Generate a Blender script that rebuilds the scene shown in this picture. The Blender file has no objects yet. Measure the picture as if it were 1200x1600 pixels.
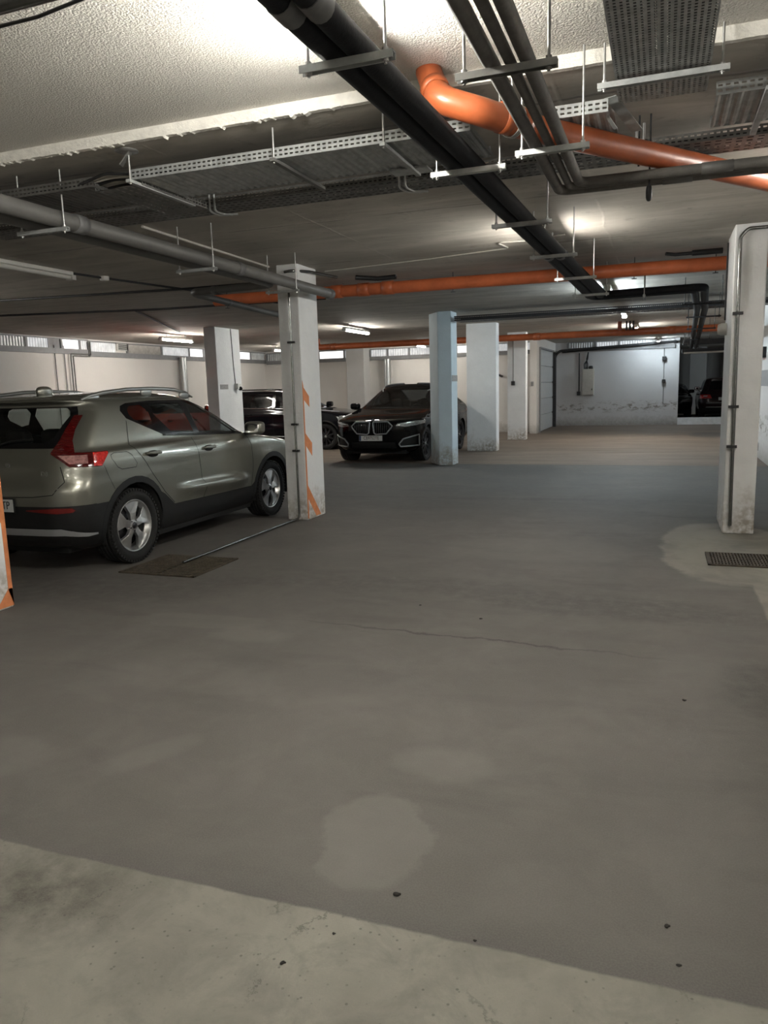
import bpy, bmesh, math, random
from mathutils import Vector, Matrix
from mathutils.bvhtree import BVHTree
from math import sin, cos, pi, sqrt, atan2, exp, radians as R
random.seed(11)
S = bpy.context.scene
COL = S.collection
V = Vector

# ------------------------------------------------------------------ materials
class NT:
    def __init__(s, name):
        s.m = bpy.data.materials.new(name); s.m.use_nodes = True
        s.t = s.m.node_tree; s.t.nodes.clear()
        s.out = s.n('ShaderNodeOutputMaterial')
        s._c = None
    def n(s, typ, **kw):
        nd = s.t.nodes.new(typ)
        for k, v in kw.items(): setattr(nd, k, v)
        return nd
    def put(s, sock, v):
        if isinstance(v, bpy.types.NodeSocket): s.t.links.new(v, sock)
        elif v is not None:
            if isinstance(v, (tuple, list)) and len(v) == 3 and sock.type == 'RGBA': v = (*v, 1)
            sock.default_value = v
    def co(s):
        if s._c is None:
            s._c = s.n('ShaderNodeTexCoord').outputs['Object']
        return s._c
    def math(s, op, a, b=None, c=None, clamp=False):
        nd = s.n('ShaderNodeMath', operation=op, use_clamp=clamp)
        for i, v in enumerate((a, b, c)):
            if v is not None: s.put(nd.inputs[i], v)
        return nd.outputs[0]
    def xyz(s, v=None):
        nd = s.n('ShaderNodeSeparateXYZ'); s.put(nd.inputs[0], v or s.co()); return nd.outputs
    def mapv(s, scale=(1, 1, 1), loc=(0, 0, 0), rot=(0, 0, 0), v=None):
        nd = s.n('ShaderNodeMapping'); s.put(nd.inputs[0], v or s.co())
        nd.inputs['Scale'].default_value = scale; nd.inputs['Location'].default_value = loc
        nd.inputs['Rotation'].default_value = rot
        return nd.outputs[0]
    def noise(s, scale, detail=4, rough=.6, dist=0, v=None):
        nd = s.n('ShaderNodeTexNoise'); s.put(nd.inputs['Vector'], v or s.co())
        nd.inputs['Scale'].default_value = scale; nd.inputs['Detail'].default_value = detail
        nd.inputs['Roughness'].default_value = rough; nd.inputs['Distortion'].default_value = dist
        return nd.outputs[0]
    def vor(s, scale, feature='F1', v=None, rnd=1):
        nd = s.n('ShaderNodeTexVoronoi', feature=feature); s.put(nd.inputs['Vector'], v or s.co())
        nd.inputs['Scale'].default_value = scale; nd.inputs['Randomness'].default_value = rnd
        return nd.outputs[0]
    def ramp(s, f, a, b, inter='LINEAR'):
        nd = s.n('ShaderNodeMapRange', clamp=True, interpolation_type='SMOOTHSTEP' if inter == 'S' else 'LINEAR')
        s.put(nd.inputs[0], f); nd.inputs[1].default_value = a; nd.inputs[2].default_value = b
        return nd.outputs[0]
    def mix(s, f, a, b, blend='MIX'):
        nd = s.n('ShaderNodeMix', data_type='RGBA', blend_type=blend)
        s.put(nd.inputs[0], f); s.put(nd.inputs[6], a); s.put(nd.inputs[7], b)
        return nd.outputs[2]
    def bump(s, h, strength=.3, dist=.01):
        nd = s.n('ShaderNodeBump'); s.put(nd.inputs['Height'], h)
        nd.inputs['Strength'].default_value = strength; nd.inputs['Distance'].default_value = dist
        return nd.outputs[0]
    def pbr(s, col, rough=.5, metal=0, normal=None, coat=0, spec=.5, emis=None, estr=0, trans=0, alpha=None):
        p = s.n('ShaderNodeBsdfPrincipled')
        s.put(p.inputs['Base Color'], col); s.put(p.inputs['Roughness'], rough); s.put(p.inputs['Metallic'], metal)
        s.put(p.inputs['Specular IOR Level'], spec)
        p.inputs['Coat Weight'].default_value = coat; p.inputs['Coat Roughness'].default_value = .04
        if normal: s.put(p.inputs['Normal'], normal)
        if emis: s.put(p.inputs['Emission Color'], emis); p.inputs['Emission Strength'].default_value = estr
        if trans: p.inputs['Transmission Weight'].default_value = trans
        s.t.links.new(p.outputs[0], s.out.inputs[0])
        return s.m

def mat(name, col, rough=.5, metal=0, var=.08, vs=6, bump=0, bs=60, coat=0, spec=.5, emis=None, estr=0):
    k = NT(name)
    n = k.noise(vs, 5)
    c = k.mix(k.ramp(n, .3, .7), tuple(x*(1-var) for x in col), tuple(min(1, x*(1+var)) for x in col))
    nm = k.bump(k.noise(bs, 3), bump) if bump else None
    return k.pbr(c, rough, metal, nm, coat, spec, emis, estr)

def glass_mat(name, tint, refl=(1, 1, 1)):
    k = NT(name)
    tr = k.n('ShaderNodeBsdfTransparent'); gl = k.n('ShaderNodeBsdfGlossy')
    fr = k.n('ShaderNodeFresnel'); ge = k.n('ShaderNodeNewGeometry')
    k.put(fr.inputs[0], k.math('ADD', 1.5, k.math('MULTIPLY', ge.outputs['Backfacing'], 1/1.5-1.5)))
    n = k.noise(3, 2)
    k.put(tr.inputs[0], k.mix(n, tuple(x*.95 for x in tint), tuple(tint)))
    gl.inputs['Roughness'].default_value = .02; k.put(gl.inputs[0], refl)
    mx = k.n('ShaderNodeMixShader'); k.put(mx.inputs[0], fr.outputs[0])
    k.t.links.new(tr.outputs[0], mx.inputs[1]); k.t.links.new(gl.outputs[0], mx.inputs[2])
    k.t.links.new(mx.outputs[0], k.out.inputs[0])
    return k.m

M = {}
def paint(name, col, metal, rough, coat=1.0, spec=.5):
    k = NT(name)
    fl = k.vor(900)
    c = k.mix(k.math('MULTIPLY', fl, .25), col, tuple(min(1, x*1.5) for x in col))
    M[name] = k.pbr(c, rough, metal, None, coat, spec)
paint('silver_paint', (.25, .25, .215), .8, .34)
paint('black_paint', (.003, .003, .0035), .0, .06, 0, .28)
paint('dark_paint', (.006, .006, .008), .0, .08, 0, .28)
paint('maroon_paint', (.020, .009, .011), .0, .12, 0, .4)
paint('red_paint', (.42, .035, .018), .0, .25, .3)
M['plastic'] = mat('black_plastic', (.008, .0085, .009), .55, 0, .2, 30, .05, 300)
M['gloss_black'] = mat('gloss_black', (.006, .006, .007), .12, 0, .1)
M['rubber'] = mat('tyre_rubber', (.0065, .0065, .0065), .85, 0, .25, 40, .15, 120)
M['liner'] = mat('wheel_liner', (.006, .006, .006), .9)
M['alloy'] = mat('alloy', (.62, .62, .62), .28, .9, .06, 20)
M['dark_alloy'] = mat('dark_alloy', (.05, .05, .055), .35, .8, .06, 20)
M['chrome'] = mat('chrome', (.75, .76, .78), .15, 1, .03)
M['satin'] = mat('satin_silver', (.42, .43, .42), .35, .8, .05)
M['seatcloth'] = mat('seat_cloth', (.012, .012, .014), .8, 0, .2, 60)
M['headliner'] = mat('headliner', (.03, .03, .032), .9)
M['glass'] = glass_mat('tinted_glass', (.52, .57, .56))
M['privacy'] = glass_mat('privacy_glass', (.56, .61, .60))
M['darkglass'] = glass_mat('dark_glass', (.12, .13, .14), (.6, .62, .65))
M['screen'] = glass_mat('screen_glass', (.55, .58, .58))
M['seam'] = mat('panel_gap', (.004, .004, .004), .9)
M['plate'] = mat('plate_white', (.62, .63, .62), .4, 0, .05, 30)
M['plate_text'] = mat('plate_text', (.01, .01, .012), .5)
M['plate_blue'] = mat('plate_blue', (.02, .04, .12), .5)
M['reflector'] = mat('red_reflector', (.13, .010, .008), .3, 0, .2, 90)
M['frame_light'] = mat('light_frame', (.40, .41, .42), .35, .3, .05)
def lamp_red():
    k = NT('tail_lens')
    w = k.n('ShaderNodeTexWave', wave_type='BANDS', bands_direction='Z'); k.put(w.inputs[0], k.co())
    w.inputs['Scale'].default_value = 26
    c = k.mix(w.outputs[1], (.035, .002, .0025), (.12, .006, .006))
    M['tail'] = k.pbr(c, .12, 0, None, 1)
lamp_red()
M['tail_bright'] = mat('tail_lens_bright', (.50, .025, .02), .15, 0, .5, 45, coat=1)
M['tail_clear'] = mat('tail_lens_clear', (.34, .17, .16), .15, 0, .4, 40, coat=1)
M['headlamp'] = mat('headlamp_lens', (.30, .305, .31), .14, .3, .5, 40, coat=1)
M['drl'] = mat('daylight_strip', (.75, .77, .8), .15, .4, .05)

# ------------------------------------------------------------------ mesh building
def catmull(ts, rows, per):
    """monotone cubic between control rows"""
    n = len(rows); out = []
    d = [[rows[i+1][k]-rows[i][k] for k in range(len(rows[0]))] for i in range(n-1)]
    m = []
    for i in range(n):
        if i == 0: m.append(d[0])
        elif i == n-1: m.append(d[-1])
        else:
            m.append([0 if a*b <= 0 else 2*a*b/(a+b) for a, b in zip(d[i-1], d[i])])
    for i in range(n-1):
        for j in range(per):
            t = j/per; a = 2*t**3-3*t*t+1; b = t**3-2*t*t+t; c = -2*t**3+3*t*t; e = t**3-t*t
            out.append([a*rows[i][k]+b*m[i][k]+c*rows[i+1][k]+e*m[i+1][k] for k in range(len(rows[0]))])
    out.append(list(rows[-1]))
    return out

def fillet(pts, r, seg=6):
    pts = [V(p) for p in pts]
    if r <= 0 or len(pts) < 3: return pts
    out = [pts[0]]
    for i in range(1, len(pts)-1):
        a, b, c = pts[i-1], pts[i], pts[i+1]
        u = (a-b); v = (c-b); lu, lv = u.length, v.length
        u.normalize(); v.normalize()
        ang = u.angle(v)
        if ang > 3.1 or ang < .05: out.append(b); continue
        t = min(r/math.tan(ang/2), lu*.48, lv*.48)
        rr = t*math.tan(ang/2)
        p, q = b+u*t, b+v*t
        cen = b+(u+v).normalized()*(rr/sin(ang/2))
        d0, d1 = p-cen, q-cen
        th = d0.angle(d1)
        for k in range(seg+1):
            s_ = k/seg
            out.append(cen+(d0*sin((1-s_)*th)+d1*sin(s_*th))/sin(th))
    out.append(pts[-1])
    return out

class MB:
    def __init__(s): s.v = []; s.f = []; s.s = []; s.fm = []; s.cm = 0
    def add(s, vs, fs, smooth=False):
        b = len(s.v); s.v += [tuple(v) for v in vs]
        for f in fs:
            s.f.append(tuple(b+i for i in f)); s.s.append(smooth); s.fm.append(s.cm)
    def box(s, x0, x1, y0, y1, z0, z1):
        s.add([(x, y, z) for x in (x0, x1) for y in (y0, y1) for z in (z0, z1)],
              [(0, 1, 3, 2), (4, 6, 7, 5), (0, 4, 5, 1), (2, 3, 7, 6), (0, 2, 6, 4), (1, 5, 7, 3)])
    def obox(s, mtx, sx, sy, sz):
        vs = [mtx @ V((x*sx/2, y*sy/2, z*sz/2)) for x in (-1, 1) for y in (-1, 1) for z in (-1, 1)]
        s.add(vs, [(0, 1, 3, 2), (4, 6, 7, 5), (0, 4, 5, 1), (2, 3, 7, 6), (0, 2, 6, 4), (1, 5, 7, 3)])
    def bar(s, p, q, w, h, up=(0, 0, 1)):
        p, q = V(p), V(q); d = q-p; L = d.length; d.normalize()
        u = V(up); sd = d.cross(u)
        if sd.length < 1e-4: sd = d.cross(V((1, 0, 0)))
        sd.normalize(); u = sd.cross(d)
        m = Matrix((d, sd, u)).transposed().to_4x4(); m.translation = (p+q)/2
        s.obox(m, L, w, h)
    def prism(s, poly, a, b, ax='z'):
        n = len(poly)
        def P(u, v, w): return {'z': (u, v, w), 'y': (u, w, v), 'x': (w, u, v)}[ax]
        vs = [P(u, v, a) for u, v in poly]+[P(u, v, b) for u, v in poly]
        fs = [tuple(range(n))[::-1], tuple(range(n, 2*n))]+[(i, (i+1) % n, n+(i+1) % n, n+i) for i in range(n)]
        s.add(vs, fs)
    def tube(s, pts, r, n=12, bend=0, caps=True, seg=6, closed=False):
        pts = fillet(pts, bend, seg)
        m = len(pts); rs = r if isinstance(r, (list, tuple)) else [r]*m
        rings = []; nrm = None
        for i, p in enumerate(pts):
            a = pts[i-1] if (i > 0 or closed) else p
            b = pts[(i+1) % m] if (i < m-1 or closed) else p
            t = (b-a).normalized()
            if nrm is None:
                nrm = t.cross(V((0, 0, 1)))
                if nrm.length < .01: nrm = t.cross(V((1, 0, 0)))
            nrm = (nrm-t*nrm.dot(t)); nrm.normalize(); bn = t.cross(nrm)
            rings.append([p+(nrm*cos(2*pi*k/n)+bn*sin(2*pi*k/n))*rs[i] for k in range(n)])
        vs = [v for rg in rings for v in rg]
        fs = []
        for i in range(m if closed else m-1):
            j = (i+1) % m
            for k in range(n): fs.append((i*n+k, i*n+(k+1) % n, j*n+(k+1) % n, j*n+k))
        s.add(vs, fs, True)
        if caps and not closed:
            s.add(rings[0], [tuple(range(n))[::-1]]); s.add(rings[-1], [tuple(range(n))])
    def cyl(s, p, q, r, n=16, caps=True): s.tube([p, q], r, n, 0, caps)
    def lathe(s, prof, mtx=None, n=32, smooth=True, close=False):
        mtx = mtx or Matrix()
        m = len(prof)
        vs = [mtx @ V((r*cos(2*pi*k/n), r*sin(2*pi*k/n), h)) for r, h in prof for k in range(n)]
        fs = []
        for i in range(m-1 if not close else m):
            j = (i+1) % m
            for k in range(n): fs.append((i*n+k, i*n+(k+1) % n, j*n+(k+1) % n, j*n+k))
        s.add(vs, fs, smooth)
    def disc(s, mtx, r, n=24):
        s.add([mtx @ V((r*cos(2*pi*k/n), r*sin(2*pi*k/n), 0)) for k in range(n)], [tuple(range(n))])
    def sell(s, c, rad, e=(1, 1), nu=20, nv=12, mtx=None):
        """superellipsoid"""
        def pw(a, p): return math.copysign(abs(a)**p, a)
        vs = []; c = V(c)
        for j in range(nv+1):
            ph = -pi/2+pi*j/nv
            for i in range(nu):
                th = 2*pi*i/nu
                p = V((rad[0]*pw(cos(ph), e[0])*pw(cos(th), e[1]), rad[1]*pw(cos(ph), e[0])*pw(sin(th), e[1]), rad[2]*pw(sin(ph), e[0])))
                if mtx: p = mtx @ p
                vs.append(c+p)
        fs = []
        for j in range(nv):
            for i in range(nu): fs.append((j*nu+i, j*nu+(i+1) % nu, (j+1)*nu+(i+1) % nu, (j+1)*nu+i))
        s.add(vs, fs, True)
    def grid_holes(s, P, us, vs_, hole):
        """faces over the cells of us x vs_ for which hole(i,j) is false; P(u,v)->point"""
        nu, nv = len(us), len(vs_)
        used = {}; fs = []; pts = []
        def idx(i, j):
            if (i, j) not in used: used[(i, j)] = len(pts); pts.append(P(us[i], vs_[j]))
            return used[(i, j)]
        for i in range(nu-1):
            for j in range(nv-1):
                if not hole(i, j): fs.append((idx(i, j), idx(i+1, j), idx(i+1, j+1), idx(i, j+1)))
        s.add(pts, fs)
    def build(s, name, m, par=None, bevel=0, solid=0, recalc=False):
        me = bpy.data.meshes.new(name)
        off = V((0, 0, 0)); p = par
        while p is not None: off += p.location; p = p.parent
        me.from_pydata([V(v)-off for v in s.v], [], s.f)
        for mm in (m if isinstance(m, (list, tuple)) else [m]):
            me.materials.append(M[mm] if isinstance(mm, str) else mm)
        me.polygons.foreach_set('use_smooth', s.s); me.polygons.foreach_set('material_index', s.fm)
        if recalc:
            bm = bmesh.new(); bm.from_mesh(me); bmesh.ops.recalc_face_normals(bm, faces=bm.faces); bm.to_mesh(me); bm.free()
        me.update()
        o = bpy.data.objects.new(name, me); COL.objects.link(o)
        if par is not None: o.parent = par
        if solid:
            md = o.modifiers.new('solid', 'SOLIDIFY'); md.thickness = solid; md.offset = 0
        if bevel:
            md = o.modifiers.new('bevel', 'BEVEL'); md.width = bevel; md.segments = 2; md.limit_method = 'ANGLE'
        return o

def tag(o, label=None, cat=None, group=None, kind=None):
    if label: o['label'] = label
    if cat: o['category'] = cat
    if group: o['group'] = group
    if kind: o['kind'] = kind
    return o
def thing(name, label, cat, loc=(0, 0, 0), group=None):
    o = bpy.data.objects.new(name, None); COL.objects.link(o); o.location = loc
    o.empty_display_size = .2
    return tag(o, label, cat, group)
def solo(name, mb, m, label, cat, group=None, loc=None, **kw):
    """a thing that is one mesh; its origin at loc"""
    o = mb.build(name, m, None, **kw)
    if loc is not None:
        l = V(loc)
        for v in o.data.vertices: v.co -= l
        o.location = l
    return tag(o, label, cat, group)
def copy_tree(o, parent=None):
    c = o.copy(); COL.objects.link(c)
    if parent is not None: c.parent = parent
    for ch in list(o.children): copy_tree(ch, c)
    return c
def text_mesh(txt, size, m, name, par, mtx, depth=.002, sx=1, spacing=1):
    cu = bpy.data.curves.new('lettering', 'FONT'); cu.body = txt; cu.size = size; cu.extrude = depth
    cu.align_x = 'CENTER'; cu.align_y = 'CENTER'; cu.space_character = spacing
    t = bpy.data.objects.new('lettering_source', cu); COL.objects.link(t)
    bpy.context.view_layer.update()
    me = bpy.data.meshes.new_from_object(t.evaluated_get(bpy.context.evaluated_depsgraph_get()))
    bpy.data.objects.remove(t); bpy.data.curves.remove(cu)
    for v in me.vertices: v.co = mtx @ V((v.co.x*sx, v.co.y, v.co.z))
    me.materials.clear(); me.materials.append(M[m])
    me.name = name
    o = bpy.data.objects.new(name, me); COL.objects.link(o); o.parent = par
    return o

# ------------------------------------------------------------------ cars
def shell(rows, per, disp, crown=.05, NS=56, NR=9, NC=9):
    sl = catmull(None, rows, per)
    bm = bmesh.new(); loops = []
    for z, xr, xf, w, ax, ay, bx, by in sl:
        h = []
        cr = crown*((w-ay)/w)**2; cf = crown*1.6*((w-by)/w)**2
        for i in range(NR):
            y = (w-ay)*i/NR; h.append((xr+crown*(y/w)**2, y))
        for i in range(NC):
            t = i/NC*pi/2; h.append((xr+cr+ax*(1-cos(t)), w-ay+ay*sin(t)))
        x1, x2 = xr+cr+ax, xf-cf-bx
        for i in range(NS+1): h.append((x1+(x2-x1)*i/NS, w))
        for i in range(1, NC+1):
            t = i/NC*pi/2; h.append((xf-cf-bx*(1-sin(t)), w-by+by*cos(t)))
        for i in range(1, NR+1):
            y = (w-by)*(1-i/NR); h.append((xf-crown*1.6*(y/w)**2, y))
        full = h+[(x, -y) for x, y in h[-2:0:-1]]
        ring = []
        for x, y in full:
            k = min(1, abs(y)/max(w*.75, .05))
            yy = y
            if k >= .99: yy = y+math.copysign(disp(x, z), y)
            ring.append(bm.verts.new((x, yy, z)))
        loops.append(ring)
    n = len(loops[0])
    for a, b in zip(loops, loops[1:]):
        for i in range(n): bm.faces.new((a[i], a[(i+1) % n], b[(i+1) % n], b[i]))
    bm.faces.new(loops[-1])
    bmesh.ops.recalc_face_normals(bm, faces=bm.faces)
    bm.normal_update()
    cen = V(((rows[3][1]+rows[3][2])/2, 0, .7))
    if sum(f.normal.dot(f.calc_center_median()-cen)*f.calc_area() for f in bm.faces) < 0:
        bmesh.ops.reverse_faces(bm, faces=bm.faces)
    bm.faces.layers.int.new('reg')
    return bm

def cut(bm, val, poly, view, src=0):
    """tag the part of region src that lies in convex polygon poly seen from the side ('L','R'), 'F'ront or 'B'ack"""
    lay = bm.faces.layers.int['reg']
    A = sum(poly[i][0]*poly[(i+1) % len(poly)][1]-poly[(i+1) % len(poly)][0]*poly[i][1] for i in range(len(poly)))
    if A < 0: poly = poly[::-1]
    us = [p[0] for p in poly]; ws = [p[1] for p in poly]
    u0, u1, w0, w1 = min(us), max(us), min(ws), max(ws)
    k = 0 if view in 'LR' else 1
    qs = {'QR': -1, 'QL': 1}.get(view, 0)
    r2 = .70710678
    U = (lambda co: (co[0]+qs*co[1])*r2) if qs else (lambda co: co[k])
    bm.normal_update()
    for f in bm.faces:
        if f[lay] != src: continue
        n = f.normal
        if view == 'L' and n.y < .12: continue
        if view == 'R' and n.y > -.12: continue
        if view == 'F' and n.x < .12: continue
        if view == 'B' and n.x > -.12: continue
        if qs and ((n.y*qs-n.x)*r2 < .15 or f.verts[0].co.x > 1.3 or f.verts[0].co.y*qs < .1): continue
        a = [U(v.co) for v in f.verts]; b = [v.co[2] for v in f.verts]
        if max(a) < u0 or min(a) > u1 or max(b) < w0 or min(b) > w1: continue
        f[lay] = -1
    for i in range(len(poly)):
        p, q = poly[i], poly[(i+1) % len(poly)]
        d = (q[0]-p[0], q[1]-p[1]); nn = (d[1], -d[0])
        fs = [f for f in bm.faces if f[lay] == -1]
        if not fs: return
        geom = set(fs)
        for f in fs: geom.update(f.edges); geom.update(f.verts)
        co = [0, 0, p[1]]; no = [0, 0, nn[1]]
        if qs: co[0] = p[0]*r2; co[1] = qs*p[0]*r2; no[0] = nn[0]*r2; no[1] = qs*nn[0]*r2
        else: co[k] = p[0]; no[k] = nn[0]
        bmesh.ops.bisect_plane(bm, geom=list(geom), dist=1e-5, plane_co=co, plane_no=no)
        for f in bm.faces:
            if f[lay] == -1:
                c = f.calc_center_median()
                if (U(c)-p[0])*nn[0]+(c[2]-p[1])*nn[1] > 0: f[lay] = src
    for f in bm.faces:
        if f[lay] == -1: f[lay] = val

def extract(bm, val, name, m, par, off=0, cond=None):
    lay = bm.faces.layers.int['reg']
    fs = [f for f in bm.faces if (f[lay] in val if isinstance(val, (set, tuple)) else f[lay] == val) and (cond is None or cond(f))]
    if not fs: return None
    ids = {}; vs = []; ns = []; pf = []
    for f in fs:
        t = []
        for v in f.verts:
            if v not in ids: ids[v] = len(vs); vs.append(v.co+v.normal*off); ns.append(v.normal.copy())
            t.append(ids[v])
        pf.append(t)
    me = bpy.data.meshes.new(name); me.from_pydata(vs, [], pf)
    me.materials.append(M[m])
    me.polygons.foreach_set('use_smooth', [True]*len(pf))
    me.update(); me.normals_split_custom_set_from_vertices(ns)
    o = bpy.data.objects.new(name, me); COL.objects.link(o)
    if par is not None: o.parent = par
    return o

def circ(cx, cz, r, n=28): return [(cx+r*cos(2*pi*i/n), cz+r*sin(2*pi*i/n)) for i in range(n)]
def on(bvh, view, u, z, off=0):
    o, d = {'R': ((u, -3, z), (0, 1, 0)), 'L': ((u, 3, z), (0, -1, 0)), 'F': ((9, u, z), (-1, 0, 0)), 'B': ((-4, u, z), (1, 0, 0))}[view]
    p, n, i, dd = bvh.ray_cast(V(o), V(d))
    if p is None: return None, None
    if n.dot(V(d)) > 0: n = -n
    return p+n*off, n
def dens(pts, step=.04):
    out = []
    for a, b in zip(pts, pts[1:]):
        m = max(1, int(math.dist(a, b)/step))
        for i in range(m): out.append((a[0]+(b[0]-a[0])*i/m, a[1]+(b[1]-a[1])*i/m))
    out.append(pts[-1]); return out
def strip(mb, bvh, view, pts, w=.007, off=.0015):
    P = [on(bvh, view, u, z, off) for u, z in dens(pts)]
    P = [p for p in P if p[0] is not None]
    vs = []; fs = []
    for i, (p, n) in enumerate(P):
        t = (P[min(i+1, len(P)-1)][0]-P[max(i-1, 0)][0]).normalized()
        sd = n.cross(t).normalized()*w/2
        vs += [p-sd, p+sd]
        if i: fs.append((2*i-2, 2*i-1, 2*i+1, 2*i))
    mb.add(vs, fs)
def seam(root, bvh, view, pts, w=.007):
    q = MB(); strip(q, bvh, view, pts, w)
    if q.f: q.build('panel_seam', 'seam', root)
def rail(mb, bvh, view, pts, r=.01, off=0, closed=False, n=8):
    P = [on(bvh, view, u, z, off)[0] for u, z in dens(pts)]
    P = [p for p in P if p is not None]
    if closed: P = P[:-1]
    mb.tube(P, r, n, 0, True, 6, closed)

def wheel_proto(par, Rr, W, rimr, style, y_out):
    """a wheel whose outer face looks to -y, centred on its own origin"""
    X = Matrix.Rotation(pi/2, 4, 'X')            # local z -> -y
    w = MB(); h = W/2
    prof = [(rimr, -h*.75), (rimr+.03, -h*.95), (Rr-.05, -h), (Rr-.015, -h*.82)]
    prof += [(Rr, -h*.72), (Rr, -h*.42), (Rr-.010, -h*.40), (Rr-.010, -h*.33), (Rr, -h*.31), (Rr, -h*.05), (Rr-.010, -h*.03), (Rr-.010, h*.03), (Rr, h*.05), (Rr, h*.31), (Rr-.010, h*.33), (Rr-.010, h*.40), (Rr, h*.42), (Rr, h*.72)]
    prof += [(Rr-.015, h*.82), (Rr-.05, h), (rimr+.03, h*.95), (rimr, h*.75)]
    w.lathe(prof, X, 48)
    for k in range(56):                           # shoulder tread blocks
        a = 2*pi*k/56
        for sgn in (-1, 1):
            mt = X @ Matrix.Rotation(a, 4, 'Z') @ Matrix.Translation((Rr-.014, 0, sgn*h*.84))
            w.obox(mt, .022, .024, h*.22)
    wh = w.build('wheel', 'rubber', par)
    b = MB()
    b.lathe([(rimr-.01, -h*.7), (rimr-.03, -h*.4), (rimr-.035, h*.3), (rimr-.012, h*.55), (rimr-.006, h*.78), (rimr+.004, h*.80), (rimr+.008, h*.72)], X, 48)
    ns = 5 if style != 'ten' else 10
    f = h*.62
    for k in range(ns):
        a = 2*pi*k/ns+.35
        mt = X @ Matrix.Rotation(a, 4, 'Z')
        if style == 'blade':
            L, Rm = (.055, .16), rimr-.012
            poly = [(.045, -.030), (.12, -.040), (Rm-.02, -.105), (Rm, -.08), (Rm, .075), (Rm-.02, .085), (.12, .032), (.045, .030)]
            dz = [f+.012, f+.014, f+.004, f, f-.004, f-.010, f+.002, f+.006]
        elif style == 'double':
            Rm = rimr-.012
            poly = [(.045, -.028), (.12, -.03), (Rm, -.055), (Rm, .055), (.12, .03), (.045, .028)]
            dz = [f+.01, f+.01, f, f, f+.01, f+.01]
        else:
            Rm = rimr-.012
            poly = [(.045, -.014), (Rm, -.022), (Rm, .022), (.045, .014)]; dz = [f+.01, f, f, f+.01]
        n = len(poly)
        vs = [mt @ V((x, y, z)) for (x, y), z in zip(poly, dz)]+[mt @ V((x, y, z-.035)) for (x, y), z in zip(poly, dz)]
        b.add(vs, [tuple(range(n)), tuple(range(n, 2*n))[::-1]]+[(i, n+i, n+(i+1) % n, (i+1) % n) for i in range(n)])
        if style == 'blade':
            d = [(.13, -.004), (Rm-.045, -.028), (Rm-.045, .026)]   # recess seam along the blade
    b.lathe([(.001, f+.012), (.045, f+.012), (.062, f+.004), (.07, f-.03)], X, 24)
    b.build('rim', 'alloy' if style != 'ten' else 'dark_alloy', wh, bevel=.003)
    d = MB(); d.lathe([(.06, h*.12), (rimr*.72, h*.12), (rimr*.72, h*.02), (.06, h*.02)], X, 32); d.build('brake_disc', 'dark_alloy', wh)
    c = MB(); c.lathe([(.001, f+.020), (.028, f+.018), (.033, f+.010)], X, 20); c.build('hub_cap', 'satin' if style != 'blade' else 'dark_alloy', wh)
    bo = MB()
    for k in range(5):
        a = 2*pi*k/5+.35+pi/5
        p = X @ V((.052*cos(a), .052*sin(a), f+.002)); bo.cyl(p, p+V((0, -.012, 0)), .008, 8)
    bo.build('wheel_bolts', 'dark_alloy', wh)
    bk = MB(); bk.disc(X @ Matrix.Translation((0, 0, -h*.2)), rimr-.03); bk.build('rim_back', 'liner', wh)
    return wh

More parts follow.
